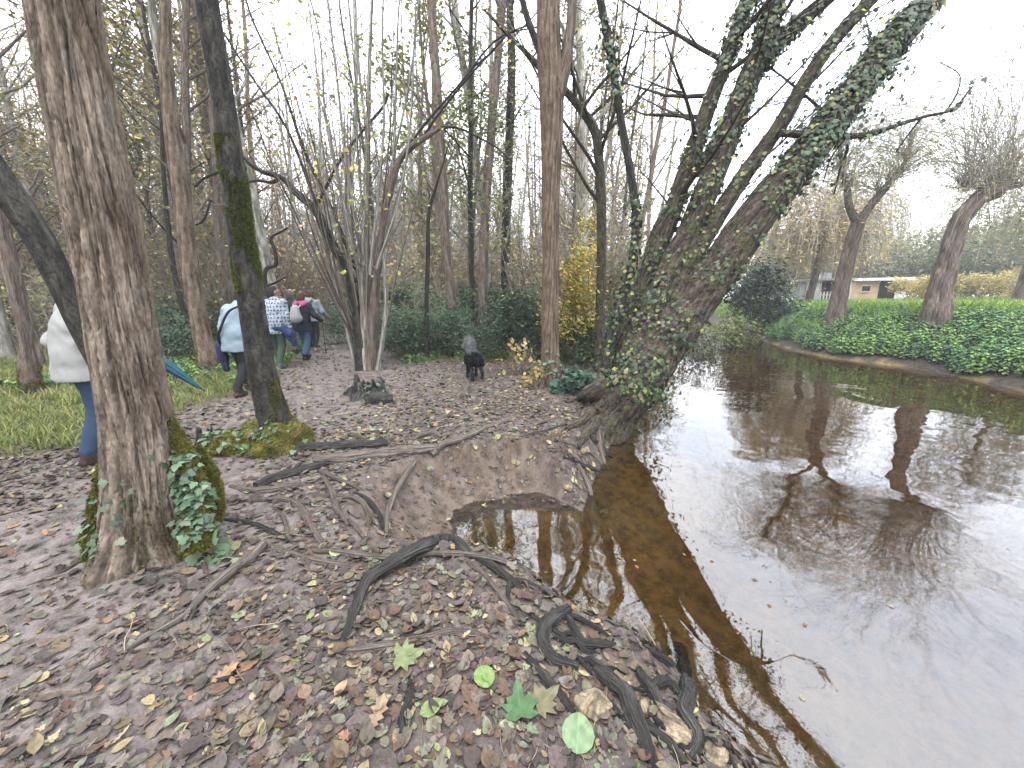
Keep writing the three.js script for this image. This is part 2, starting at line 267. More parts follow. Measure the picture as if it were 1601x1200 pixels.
// many leaves or twigs merged with vertex colours, for crowns that are copied
function leafCloud(places, g0, palette, R) { // places: [{p, dir?, s}]
  const src = g0.attributes.position, si = g0.index, pos = [], nor = [], col = [], ix = [], v = new THREE.Vector3(), n0 = g0.attributes.normal; let b = 0;
  for (const l of places) {
    _q.setFromEuler(new THREE.Euler((R() - 0.5) * 1.9 + 0.5, R() * 6.283, (R() - 0.5) * 1.4)); const c = vary(R, palette[Math.floor(R() * palette.length)], 0.3);
    for (let i = 0; i < src.count; i++) { v.fromBufferAttribute(src, i).multiplyScalar(l.s).applyQuaternion(_q).add(l.p); pos.push(v.x, v.y, v.z); v.fromBufferAttribute(n0, i).applyQuaternion(_q); nor.push(v.x, v.y, v.z); col.push(...c); }
    for (let i = 0; i < si.count; i++) ix.push(si.getX(i) + b); b += src.count;
  }
  const g = new THREE.BufferGeometry(); g.setAttribute('position', new THREE.Float32BufferAttribute(pos, 3)); g.setAttribute('normal', new THREE.Float32BufferAttribute(nor, 3)); g.setAttribute('color', new THREE.Float32BufferAttribute(col, 3)); g.setIndex(ix); return g;
}
const leafTiny = geo([0, 0, 0, .32, .06, .45, 0, 0, 1, -.32, .06, .45], [0, 2, 1, 0, 3, 2]); // two faces
const leafLong = geo([0, 0, 0, .1, .02, .5, 0, 0, 1, -.1, .02, .5], [0, 2, 1, 0, 3, 2]);

// ---------------------------------------------------------------- branching
// grows limbs from a path; returns {limbs: [geo], twigs: [geo], tips: [Vector3]}
function grow(R, start, dir, len, r, level, o, out) {
  const n = Math.max(3, Math.round(len / (o.seg ?? 0.45))), pts = [{ p: start.clone(), r }]; const d = dir.clone(), p = start.clone();
  for (let i = 1; i <= n; i++) {
    d.x += (R() - 0.5) * o.wob; d.z += (R() - 0.5) * o.wob; d.y += (R() - 0.5) * o.wob * 0.6 + (level === 0 ? o.lift0 : o.lift) * (o.droop ? 1 - i / n * o.droop : 1); d.normalize();
    p.addScaledVector(d, len / n); pts.push({ p: p.clone(), r: Math.max(r * (1 - 0.85 * i / n), o.minR) });
    if (i / n > 0.25 && level >= o.leafLevel) out.tips.push(p.clone());
  }
  const sides = r > 0.03 ? 7 : r > 0.012 ? 4 : 3; (r > 0.02 ? out.limbs : out.twigs).push(tube(pts, sides, { step: Math.max(o.step ?? 0.3, len / n * (sides === 3 ? 1.6 : 1)) }));
  if (level >= o.levels) return;
  const kids = o.kids[level] ?? 3;
  for (let k = 0; k < kids; k++) {
    const f = lerp(o.from[level] ?? 0.3, 0.97, (k + R()) / kids), q = pts[Math.min(n, Math.floor(f * n))], az = R() * 6.283, sp = o.spread[level] * (0.7 + 0.6 * R());
    const axis = pts[Math.min(n, Math.floor(f * n) + 1)].p.clone().sub(q.p); if (axis.lengthSq() < 1e-8) axis.copy(d); axis.normalize();
    const side = V(Math.cos(az), 0, Math.sin(az)).addScaledVector(axis, -axis.dot(V(Math.cos(az), 0, Math.sin(az)))).normalize();
    grow(R, q.p, axis.multiplyScalar(Math.cos(sp)).addScaledVector(side, Math.sin(sp)), len * (o.ratio[level] ?? 0.5) * (0.6 + 0.7 * R()) * (1 - 0.45 * f), Math.max(q.r * 0.6, o.minR), level + 1, o, out);
  }
}

// a trunk through points of the photograph at their distance: [[u, v, width in pixels, depth?]...], base first
function trunkPts(list, d) { return list.map(([u, v, w, dd]) => ({ p: at(u, v, dd ?? d), r: metres(w, u, v, dd ?? d) / 2 })); }
function extendUp(pts, len, R, wob = 0.08, taper = 0.35) { const n = Math.ceil(len / 0.8), a = pts[pts.length - 2], b = pts[pts.length - 1], d = b.p.clone().sub(a.p).normalize(), p = b.p.clone(), r = b.r; for (let i = 1; i <= n; i++) { d.x += (R() - 0.5) * wob; d.z += (R() - 0.5) * wob; d.y += 0.03; d.normalize(); p.addScaledVector(d, len / n); pts.push({ p: p.clone(), r: r * lerp(1, taper, i / n) }); } return pts; }
function sink(pts, depth = 0.25) { const b = pts[0], g = ground(b.p.x, b.p.z), d = pts[1].p.clone().sub(b.p).normalize(); const t = Math.max(0.02, (b.p.y - (g - depth)) / Math.max(d.y, 0.3)); pts.unshift({ p: b.p.clone().addScaledVector(d, -t), r: b.r * 1.15 }); return pts; }
const lumpy = (k = 0.12, f = 5, seed = 0) => (a, l, p, t, r) => 1 + k * fbm(Math.cos(a) * 1.1 + seed, Math.sin(a) * 1.1, l * f * 0.4, 3) * 2;
// crown of limbs and twigs on a placed trunk, from height y0 up
function crownOn(R, pts, y0, count, o, out) {
  const span = pts.filter((q) => q.p.y > y0); if (span.length < 2) return;
  for (let i = 0; i < count; i++) { const f = Math.pow(i / count, 0.8) * (span.length - 1), k = Math.min(span.length - 2, Math.floor(f)), p = span[k].p.clone().lerp(span[k + 1].p, f - k), r = lerp(span[k].r, span[k + 1].r, f - k), az = R() * 6.283, e = o.elev ?? 0.6;
    grow(R, p, V(Math.cos(az) * Math.cos(e), Math.sin(e), Math.sin(az) * Math.cos(e)), o.len * (0.6 + 0.8 * R()) * (1 - 0.4 * i / count), clamp(r * 0.42, 0.01, Math.min(0.07, o.len * 0.016)), 0, o, out); }
}
const NEWOUT = () => ({ limbs: [], twigs: [], tips: [] });
const BR = { wob: 0.28, lift0: 0.05, lift: 0.03, levels: 2, kids: [5, 4], from: [0.25, 0.2], spread: [0.7, 0.8], ratio: [0.5, 0.5], minR: 0.004, leafLevel: 1, len: 2.2, elev: 0.7 };
function finishTree(g, base, out, twigMat, leaf) { // adds limbs, twigs and leaves as parts of the tree group g
  if (out.limbs.length) stuff(mesh('limbs', shift(merge(out.limbs), base), leaf?.limbMat ?? twigMat, g));
  if (out.twigs.length) stuff(mesh('twigs', shift(merge(out.twigs), base), twigMat, g));
  if (leaf && out.tips.length) { const places = []; for (const t of out.tips) for (let k = 0; k < (leaf.per ?? 1); k++) if (leaf.R() < leaf.chance) places.push({ p: t.clone().sub(base).add(V((leaf.R() - .5) * leaf.gap, (leaf.R() - .5) * leaf.gap, (leaf.R() - .5) * leaf.gap)), s: leaf.s * (0.6 + 0.8 * leaf.R()) }); if (places.length) stuff(mesh('leaves', leafCloud(places, leaf.g ?? leafTiny, leaf.c, leaf.R), M.leafWhite, g)); }
}
const YG = [[0.30, 0.30, 0.055], [0.36, 0.33, 0.06], [0.22, 0.26, 0.05], [0.4, 0.30, 0.06], [0.16, 0.22, 0.05]], TAN = [[0.30, 0.2, 0.09], [0.36, 0.26, 0.1], [0.25, 0.16, 0.08]];
// ---------------------------------------------------------------- the big tree in the left foreground
function placedTree(name, px, d, mat, label, o = {}) {
  const R = rng(o.seed ?? 7), pts = trunkPts(px, d); sink(pts, o.sink ?? 0.25); extendUp(pts, o.up ?? 5, R, o.wob ?? 0.1, o.taper ?? 0.35);
  const base = pts[1].p.clone(); base.y = ground(base.x, base.z);
  const g = group(name, base, label, o.category ?? 'tree', o.group);
  const geo = shift(tube(pts, o.sides ?? 14, { step: o.step ?? 0.12, rough: o.rough ?? lumpy(0.1, 4, o.seed ?? 1) }), base);
  mesh('trunk', geo, mat, g); g.userData_pts = pts;
  const out = NEWOUT(); if (o.crown) crownOn(R, pts, base.y + (o.crownFrom ?? 4), o.crown, { ...BR, ...(o.br ?? {}) }, out);
  finishTree(g, base, out, o.twig ?? M.twig, o.leaf === null ? null : { R, chance: 0.25, gap: 0.25, s: 0.07, c: YG, limbMat: mat, ...(o.leaf ?? {}) });
  g.pts = pts; delete g.userData_pts; return g;
}
const bigRough = (a, l, P, t, r) => {
  const h = P.y, c = Math.cos(a), s = Math.sin(a), flare = Math.exp(-Math.max(0, h - 0.0) / 0.16), but = 0.5 + 0.5 * Math.cos(a * 4 + 0.8 + 0.6 * noise(c, s, 2)), flut = 0.04 * Math.cos(a * 5 + l * 0.5);
  const w = 0.5 * noise(c * 2.2, s * 2.2, l * 1.3), n1 = noise(c * 4.6 + w, s * 4.6 + w, l * 1.5), n2 = noise(c * 11 + 7, s * 11, l * 4.2), n3 = noise(c * 30, s * 30, l * 16);
  const crack = sstep(0.16, 0.02, Math.abs(n1)) * 0.14 * (0.55 + 0.8 * Math.abs(noise(c * 2, s * 2, l * 1.1 + 5))) + sstep(0.15, 0, Math.abs(n2)) * 0.05 + sstep(0.07, 0, Math.abs(noise(c * 6 + 3, s * 6, l * 6.5))) * 0.045;
  return 1 + flut + 0.05 * noise(c * 1.5, s * 1.5, l * 0.8) + flare * (0.14 + 0.3 * but) - crack + 0.012 * n3 + 0.03 * n2;
};
const bigTree = placedTree('fissured_tree', [[228, 858, 135], [226, 800, 130], [222, 720, 122], [212, 640, 116], [204, 600, 114], [184, 480, 114], [168, 380, 118], [152, 300, 122], [124, 150, 122], [97, 0, 124]], 2.2, M.grey,
  'huge fissured greyish trunk with flared mossy foot in the left foreground', { sides: 230, step: 0.012, up: 4.5, rough: bigRough, seed: 3, sink: 0.2, taper: 0.7, crown: 5, crownFrom: 4.2, br: { len: 3, levels: 1 } });
const darkTree = placedTree('leaning_dark_tree', [[205, 660, 46], [158, 565, 44], [127, 512, 40], [106, 468, 40], [86, 420, 50], [54, 360, 54], [12, 300, 60], [-55, 205, 66]], 3.0, M.dark, 'smooth dark trunk leaning out of the left edge behind the man in white', { seed: 11, up: 4, sides: 24, step: 0.04, rough: lumpy(0.04, 3, 2), crown: 4, crownFrom: 4.5 });
const edgeTree = placedTree('edge_tree', [[46, 575, 34], [42, 540, 24], [30, 470, 24], [8, 360, 24], [-20, 200, 24]], 6.2, M.brown, 'brown trunk with mossy foot at the left edge of the photograph', { seed: 12, up: 5, crown: 8 });
const mossyTree = placedTree('mossy_tree', [[436, 690, 62], [427, 650, 52], [414, 600, 45], [403, 540, 43], [385, 420, 43], [369, 300, 42], [348, 150, 37], [323, 0, 40]], 4.0, M.dark, 'dark mossy trunk standing on a root mound left of the eroded bank', { seed: 13, up: 5, sides: 40, step: 0.03, taper: 0.5, rough: (a, l, P) => 1 + 0.06 * noise(Math.cos(a) * 2, Math.sin(a) * 2, l * 1.5) - 0.03 * sstep(0.15, 0, Math.abs(noise(Math.cos(a) * 5, Math.sin(a) * 5, l * 3))), crown: 5, crownFrom: 5 });
const redTree = placedTree('grey_brown_tree', [[330, 578, 40], [324, 550, 33], [318, 530, 30], [298, 420, 29], [283, 300, 28], [263, 150, 25], [258, 0, 20]], 8.4, M.greyBrown, 'straight greyish brown trunk with mossy foot on the grass', { seed: 14, up: 7, sides: 20, step: 0.06, crown: 12, crownFrom: 5.5 });
{ const q = trunkPts([[268, 170, 14], [254, 110, 16], [242, 50, 16], [236, 0, 15]], 8.4); extendUp(q, 5, rng(15), 0.1, 0.3); mesh('stem', shift(tube(q, 12, { step: 0.1, rough: lumpy(0.1, 4, 15) }), redTree.position), M.pale, redTree); }
placedTree('brown_trunk', [[362, 505, 26], [358, 470, 25], [350, 400, 25], [344, 290, 22], [335, 150, 20], [325, 0, 18]], 12, M.brown, 'brown trunk half hidden behind the dark mossy tree', { seed: 16, up: 6, crown: 10, crownFrom: 6 });
placedTree('black_sapling', [[296, 530, 12], [288, 490, 10], [272, 420, 10], [262, 340, 9], [255, 250, 7]], 10.5, M.dark, 'thin black leaning sapling left of the straight trunk with mossy foot', { seed: 17, up: 3, sides: 7, crown: 7, crownFrom: 2, br: { len: 1.2 } });
const midTree = placedTree('slim_poplar', [[714, 545, 22], [708, 490, 16], [703, 440, 15], [698, 400, 14], [694, 300, 14], [690, 240, 13], [684, 150, 15], [673, 0, 13]], 11.2, M.brown, 'slim tall trunk rising from the bushes left of the dog', { seed: 18, up: 7, sides: 12, crown: 12, crownFrom: 7 });
const rustyTree = placedTree('rusty_poplar', [[752, 550, 20], [754, 500, 14], [756, 400, 15], [761, 300, 14], [773, 150, 13], [782, 50, 13], [786, 0, 12]], 11.5, M.brown, 'rusty slim trunk in the bushes straight behind the dog', { seed: 19, up: 7, sides: 12, crown: 12, crownFrom: 6.5 });
const ivyPoplar = placedTree('ivy_poplar', [[792, 540, 14], [790, 450, 14], [792, 340, 14], [797, 200, 14], [800, 100, 13], [797, 0, 12]], 14, M.dark, 'dark slim trunk right of the rusty one behind the bushes', { seed: 20, up: 8, sides: 10, crown: 12, crownFrom: 6 });
placedTree('dark_pole', [[666, 535, 8], [667, 470, 7], [669, 400, 7], [671, 330, 6], [684, 285, 4]], 10, M.dark, 'thin dark pole with a bent tip left of the slim tall trunk', { seed: 22, up: 1, sides: 7, leaf: null });
const centreTree = placedTree('centre_tree', [[864, 606, 36], [862, 590, 32], [860, 540, 28], [860, 480, 27], [861, 420, 26], [861, 300, 28], [863, 200, 35], [862, 140, 39], [858, 80, 38], [857, 0, 36]], 7.1, M.greyBrown, 'straight greyish brown trunk forking at the top in the centre of the clearing', { seed: 23, up: 5, sides: 64, step: 0.025, taper: 0.6, crown: 8, crownFrom: 5.4,
  rough: (a, l) => { const c = Math.cos(a), s = Math.sin(a), n = noise(c * 4, s * 4, l * 0.8); return 1 + 0.05 * noise(c * 1.5, s * 1.5, l) - 0.09 * sstep(0.16, 0, Math.abs(n)) + 0.03 * noise(c * 9, s * 9, l * 3); } });
{ // its second stem, and a dark limb on the left
  const b = centreTree.position; const lim = (px, d, mat, up, seed) => { const pts = trunkPts(px, d); extendUp(pts, up, rng(seed), 0.1, 0.4); return mesh('stem', shift(tube(pts, 12, { step: 0.1, rough: lumpy(0.08, 4, seed) }), b), mat, centreTree); };
  lim([[868, 165, 20], [879, 130, 18], [887, 80, 16], [893, 30, 15], [897, -30, 14]], 7.05, M.brown, 3, 31); lim([[852, 100, 12], [838, 65, 11], [825, 30, 10], [814, -10, 9]], 7.1, M.dark, 2, 32);
}
placedTree('crooked_ivy_trunk', [[936, 590, 18], [938, 500, 15], [940, 420, 15], [940, 320, 15], [937, 260, 15], [930, 205, 14], [906, 168, 13], [880, 138, 11], [850, 110, 9]], 8.6, M.leaning, 'crooked brown trunk with ivy bending left behind the leaning clump', { seed: 33, up: 1.5, sides: 14, crown: 18, crownFrom: 3, br: { len: 2.4 } });

// ---------------------------------------------------------------- dead snag, hazel clump
{
  const pts = trunkPts([[424, 560, 9], [424, 500, 9], [421, 462, 8], [415, 442, 7], [417, 420, 7], [431, 414, 6], [430, 392, 6], [424, 372, 5], [436, 364, 4], [450, 356, 3]], 9.6); sink(pts);
  const b = pts[1].p.clone(); b.y = ground(b.x, b.z); const g = group('dead_snag', b, 'crooked black dead branch standing behind the checked jacket', 'dead branch');
  mesh('stem', shift(tube(pts, 8, { step: 0.04, rough: lumpy(0.15, 8, 3) }), b), M.dark, g);
  mesh('branch', shift(tube(trunkPts([[418, 446, 5], [430, 442, 4], [448, 432, 2]], 9.6), 6, { step: 0.04 }), b), M.dark, g);
}
{
  const R = rng(41), d = 8.4, base = onGround(575, 578); const g = group('hazel_clump', base, 'many stemmed hazel clump fanning out beside the path', 'tree');
  const stem = (px, mat, sides = 10, up = 0, dd = d) => { const pts = trunkPts(px, dd); if (px[0][1] > 540) sink(pts, 0.15); if (up) extendUp(pts, up, R, 0.12, 0.3); const m = mesh('stem', shift(tube(pts, sides, { step: 0.08, rough: lumpy(0.12, 5, px[0][0]) }), base), mat, g); return pts; };
  const out = NEWOUT(), all = [];
  all.push(stem([[564, 572, 20], [560, 520, 18], [553, 470, 17], [543, 420, 15], [515, 375, 14], [490, 325, 13], [462, 300, 12], [440, 278, 9], [410, 268, 8], [390, 256, 6], [382, 246, 4]], M.dark, 14));
  stem([[438, 278, 7], [425, 285, 6], [405, 282, 5], [388, 285, 4]], M.dark); stem([[385, 262, 6], [350, 266, 6], [318, 280, 5], [305, 292, 4]], M.dark); stem([[330, 312, 4], [318, 345, 4], [305, 352, 3]], M.dark);
  all.push(stem([[580, 572, 18], [583, 500, 17], [588, 430, 15], [600, 350, 13], [612, 290, 12], [625, 250, 11], [645, 228, 10], [668, 213, 8], [690, 199, 5]], M.brown, 14));
  stem([[688, 199, 5], [715, 200, 3.5], [745, 213, 3], [775, 230, 2.5], [800, 252, 2]], M.dark, 6); stem([[625, 250, 5], [660, 200, 4], [720, 130, 3], [780, 60, 2.5], [850, 40, 2]], M.dark, 6);
  stem([[660, 215, 4], [700, 160, 3.4], [760, 90, 3], [800, 50, 2.5], [830, 38, 2]], M.dark, 6); stem([[497, 318, 5], [535, 246, 4.5], [568, 204, 4], [600, 165, 4], [608, 146, 4]], M.dark, 6);
  stem([[572, 572, 16], [570, 500, 14], [568, 420, 12], [571, 340, 10], [575, 230, 8], [578, 100, 6], [582, 0, 5]], M.pale, 10, 2); stem([[556, 570, 8], [540, 500, 7], [525, 440, 6], [518, 400, 5]], M.pale, 8); stem([[592, 570, 9], [600, 520, 8], [604, 460, 7], [600, 400, 6], [612, 300, 5], [618, 180, 4], [622, 40, 3]], M.pale, 8, 2);
  for (const px of [[[555, 440, 7], [500, 330, 5.5], [448, 200, 4.6], [400, 129, 4], [352, 55, 3]], [[556, 420, 7], [520, 330, 6], [478, 240, 5], [439, 129, 4], [395, 30, 3.5], [375, -30, 3]], [[560, 420, 6], [540, 330, 5], [510, 190, 4], [500, 60, 3], [480, -20, 3]], [[578, 430, 6], [590, 320, 5], [600, 200, 4], [598, 60, 3.4], [600, -20, 3]], [[566, 400, 6], [545, 280, 5], [530, 150, 4], [515, 20, 3]], [[575, 400, 5], [560, 250, 4], [555, 120, 3.4], [545, 0, 3]], [[590, 380, 5], [612, 260, 4], [640, 130, 3.4], [655, 0, 3]], [[588, 420, 5], [622, 320, 4], [640, 210, 3.4], [648, 60, 3]]]) { const p = stem(px, px[0][0] < 556.5 ? M.dark : M.pale, 7, 1.5, d + (R() - 0.5) * 0.6); all.push(p); }
  for (let i = 0; i < 34; i++) { const a = R() * 6.283, p0 = base.clone().add(V(Math.cos(a) * 0.25, R() * 1.8, Math.sin(a) * 0.25)), sp = 0.12 + 0.36 * R(); grow(R, p0, V(Math.cos(a) * sp, 1, Math.sin(a) * sp).normalize(), 4 + 3 * R(), 0.014 + 0.012 * R(), 0, { ...BR, wob: 0.12, levels: 1, kids: [6], spread: [0.5], ratio: [0.3], leafLevel: 1, minR: 0.004 }, out); }
  for (const p of all) crownOn(R, p, 2.0, 7, { ...BR, len: 1.2, levels: 1, kids: [4] }, out);
  finishTree(g, base, out, M.twig, { R, chance: 0.4, gap: 0.25, s: 0.1, c: YG, limbMat: M.brown });
}

// ---------------------------------------------------------------- the ivy-clad clump that leans over the river
const leanStems = [];
{
  const d = 5.7, base = onGround(958, 640), g = group('leaning_tree', base, 'massive ivy covered clump of trunks leaning right over the river', 'tree'), R = rng(51);
  const add = (px, sides, up, seed, mat = M.leaning, k = 0.1) => { const pts = trunkPts(px, d); if (px[0][1] > 600) sink(pts, 0.35); if (up) extendUp(pts, up, R, 0.1, 0.45); mesh('stem', shift(tube(pts, sides, { step: 0.035, rough: (a, l) => 1 + 0.1 * fbm(Math.cos(a) * 1.3 + seed, Math.sin(a) * 1.3, l * 2, 3) * 2 - 0.08 * sstep(0.12, 0, Math.abs(noise(Math.cos(a) * 4, Math.sin(a) * 4 + seed, l * 4))) }), base), mat, g); leanStems.push(pts); return pts; };
  const D = add([[958, 648, 70], [975, 620, 84], [1003, 580, 88], [1045, 525, 80], [1090, 465, 72], [1130, 412, 68], [1181, 339, 66], [1250, 255, 62], [1301, 186, 60], [1355, 120, 58], [1397, 60, 56], [1454, 0, 54]], 44, 4.5, 1);
  const C = add([[990, 590, 70, 5.8], [1025, 520, 48, 5.82], [1058, 450, 38, 5.82], [1108, 360, 30, 5.82], [1166, 270, 27, 5.8], [1220, 195, 26, 5.75], [1256, 132, 26, 5.75], [1301, 66, 25, 5.75], [1361, 0, 25, 5.75]], 24, 4, 2);
  const B = add([[966, 628, 66, 5.75], [990, 560, 60, 5.8], [1022, 480, 52, 5.85], [1052, 415, 46, 5.9], [1080, 360, 42, 5.9], [1125, 245, 40, 5.9], [1168, 130, 38, 5.9], [1196, 60, 36, 5.9], [1212, 0, 32, 5.9]], 28, 4, 3);
  const A = add([[950, 628, 56, 5.9], [968, 560, 48, 6.0], [1002, 460, 34, 6.1], [1036, 370, 30, 6.1], [1072, 270, 28, 6.1], [1110, 160, 26, 6.1], [1140, 80, 25, 6.1], [1167, 0, 24, 6.1]], 24, 3, 4);
  add([[1190, 100, 20, 5.85], [1226, 62, 22, 5.85], [1262, 28, 22, 5.85], [1310, -15, 20, 5.85]], 16, 2.5, 5, M.dark);
  add([[944, 622, 30, 5.75], [948, 580, 22, 5.75], [956, 530, 17, 5.75], [972, 470, 14, 5.75], [986, 420, 13, 5.75], [994, 350, 12, 5.75], [990, 300, 13, 5.75], [980, 240, 12, 5.75], [968, 170, 12, 5.75], [957, 100, 12, 5.75], [946, 40, 12, 5.75], [936, -10, 12, 5.75]], 16, 2.5, 6, M.dark);
  add([[1004, 470, 18, 6.4], [1012, 410, 17, 6.4], [1030, 350, 15, 6.5], [1062, 300, 12, 6.5], [1090, 260, 8, 6.5]], 12, 1, 8);
  const E = trunkPts([[1218, 208, 12], [1260, 211, 12], [1330, 213, 11], [1365, 208, 10], [1410, 193, 8], [1450, 181, 6], [1490, 170, 5], [1520, 135, 3.5]], 5.6); mesh('branch', shift(tube(E, 10, { step: 0.05, rough: lumpy(0.14, 6, 9) }), base), M.leaning, g); leanStems.push(E);
  for (const px of [[[1326, 214, 5], [1324, 235, 5], [1314, 262, 4], [1303, 305, 2.5]], [[1440, 184, 4], [1420, 210, 3], [1400, 238, 2]], [[1480, 172, 4], [1495, 148, 3], [1500, 118, 2], [1470, 98, 1.5]], [[1322, 216, 3], [1300, 245, 2.5], [1285, 290, 1.5]]]) mesh('twig', shift(tube(trunkPts(px, 5.6), 6, { step: 0.04 }), base), M.dark, g);
  for (const px of [[[962, 610, 46], [945, 632, 38], [925, 648, 24], [905, 662, 12], [885, 672, 7]], [[965, 620, 46], [955, 645, 36], [942, 668, 22], [938, 690, 12], [944, 715, 7]], [[985, 610, 50], [985, 640, 34], [975, 664, 20], [968, 690, 10]], [[1005, 590, 50], [1010, 618, 30], [1003, 640, 16], [992, 662, 8]], [[950, 600, 40], [928, 612, 26], [905, 625, 14], [885, 630, 7]], [[960, 625, 40], [938, 650, 24], [918, 676, 14], [902, 700, 8]]]) { const pts = trunkPts(px, 5.62); pts.forEach((q, i) => { if (i > 1) { const e = onGround(px[i][0], px[i][1]); if (land(e.x, e.z).s > 0) { q.p.copy(e); q.p.y += q.r * 0.3; } } }); mesh('root', shift(tube(pts, 18, { step: 0.03, rough: lumpy(0.3, 9, px[0][0]) }), base), M.leaning, g); }
  const out = NEWOUT(); crownOn(R, D, 3.6, 9, { ...BR, len: 1.6 }, out); crownOn(R, B, 2.2, 12, { ...BR, len: 1.4 }, out); crownOn(R, A, 1.8, 26, { ...BR, len: 2.2, elev: 0.4 }, out); crownOn(R, C, 3.0, 8, { ...BR, len: 1.1 }, out);
  finishTree(g, base, out, M.twigDark, { R, chance: 0.12, gap: 0.15, s: 0.06, c: YG, limbMat: M.leaning });
  // ivy: leaves standing off the stems, thickest on the river side and low down
  const ivy = [], pick = [[0.014, 0.028, 0.01], [0.022, 0.045, 0.013], [0.032, 0.056, 0.017], [0.017, 0.034, 0.015], [0.055, 0.085, 0.022], [0.075, 0.06, 0.03], [0.14, 0.145, 0.03]];
  leanStems.forEach((pts, si) => {
    const curve = new THREE.CatmullRomCurve3(pts.map((q) => q.p)), len = curve.getLength(), dens = [1150, 150, 560, 480, 420, 200, 650, 90][si] ?? 0; if (!dens) return;
    for (let i = 0; i < len * dens; i++) {
      const t = R(), p = curve.getPoint(t), T = curve.getTangent(t), x = t * (pts.length - 1), k = Math.min(pts.length - 2, Math.floor(x)), r = lerp(pts[k].r, pts[k + 1].r, x - k), cl = fbm(p.x * 1.6 + si * 5, p.y * 1.6, p.z * 1.6 + 3, 3);
      if (cl < 0.0 + 0.3 * (R() - 0.5) || p.y < 0.15) continue;
      const a = R() * 6.283, n = V(Math.cos(a), Math.sin(a), 0); n.set(Math.cos(a), 0, Math.sin(a)); n.addScaledVector(T, -n.dot(T)).normalize();
      const off = r * (0.98 + 0.1 * R()) + (R() < 0.4 ? 0.24 * R() * R() : 0.02 * R()) * (cl > 0.1 ? 2 : 1);
      p.addScaledVector(n, off).add(V(-base.x, -base.y, -base.z)); n.y += 0.45 * (R()); n.x += (R() - .5) * 0.9; n.z += (R() - .5) * 0.9; n.normalize();
      ivy.push({ p, n, spin: R() * 6.283, tilt: (R() - .5) * 0.5, s: 0.034 + 0.04 * R(), c: vary(R, pick[Math.floor(Math.pow(R(), 1.3) * pick.length)], 0.3) });
    }
  });
  scatter('ivy_leaves', LEAF.ivy, M.ivy, ivy, g);
}

{ // ivy climbing the poplars behind the dog, olive clumps against the sky
  const R = rng(57), ol = [[0.07, 0.09, 0.022], [0.1, 0.12, 0.03], [0.05, 0.07, 0.02], [0.14, 0.14, 0.035]];
  const clumps = (tree, list, d) => { const places = []; for (const [u, v, w, h, n] of list) for (let i = 0; i < n; i++) { const a = R() * 6.283, k = Math.sqrt(R()), q = at(u + Math.cos(a) * k * w / 2, v + Math.sin(a) * k * h / 2, d + (R() - .5) * 0.9); q.x += 0.25 * noise(q.x * 4, q.y * 4, i); places.push({ p: q.sub(tree.position), s: 0.06 + 0.06 * R() }); } stuff(mesh('ivy_leaves', leafCloud(places, leafTiny, ol, R), M.leafWhite, tree)); };
  clumps(rustyTree, [[735, 165, 100, 50, 500], [705, 160, 50, 40, 160], [765, 190, 50, 60, 220], [780, 60, 30, 80, 120], [752, 260, 26, 120, 120], [740, 300, 50, 60, 120]], 11.4); clumps(ivyPoplar, [[797, 170, 34, 120, 260], [793, 60, 28, 90, 160], [790, 320, 26, 160, 240], [812, 180, 40, 60, 120]], 13.9);
}
// ---------------------------------------------------------------- the wood behind: a few grown kinds, each copy a tree of its own
function wildTree(seed, h, r, mat, twigMat, o) { // trunk, limbs, twigs, leaves about the origin
  const R = rng(seed), pts = [{ p: V(0, -0.3, 0), r: r * 1.25 }, { p: V(0, 0.1, 0), r: r * 1.1 }], p = V(0, 0.1, 0), d = V((R() - .5) * 0.1, 1, (R() - .5) * 0.1).normalize(), n = Math.round(h / 1.1);
  for (let i = 1; i <= n; i++) { d.x += (R() - .5) * 0.1; d.z += (R() - .5) * 0.1; d.y += 0.05; d.normalize(); p.addScaledVector(d, h / n); pts.push({ p: p.clone(), r: r * lerp(1, 0.15, Math.pow(i / n, 1.2)) }); }
  const g = new THREE.Group(); g.name = o.name; const zero = V(0, 0, 0);
  mesh('trunk', tube(pts, 9, { step: 0.5, rough: lumpy(0.08, 3, seed) }), mat, g);
  const out = NEWOUT(); crownOn(R, pts, h * o.from, o.count, { ...BR, len: h * 0.15, seg: 0.6, step: 0.5, minR: 0.007, ...(o.br ?? {}) }, out);
  finishTree(g, zero, out, twigMat, o.leaf && { R, gap: 0.5, s: 0.11, limbMat: mat, ...o.leaf });
  return g;
}
const kinds = [
  wildTree(201, 19, 0.15, M.pale, M.twigPale, { name: 'woodland_tree', from: 0.22, count: 20, leaf: { c: YG, chance: 0.35 } }),
  wildTree(202, 21, 0.17, M.pale, M.twigPale, { name: 'woodland_tree', from: 0.3, count: 20, leaf: { c: TAN, chance: 0.3 } }),
  wildTree(203, 17, 0.12, M.brown, M.twig, { name: 'woodland_tree', from: 0.18, count: 22, leaf: { c: YG, chance: 0.4 } }),
  wildTree(204, 20, 0.16, M.grey, M.twigPale, { name: 'woodland_tree', from: 0.25, count: 20, leaf: { c: YG, chance: 0.25 } }),
  wildTree(205, 15, 0.09, M.dark, M.twig, { name: 'woodland_tree', from: 0.15, count: 20, leaf: { c: TAN, chance: 0.2 } }),
];
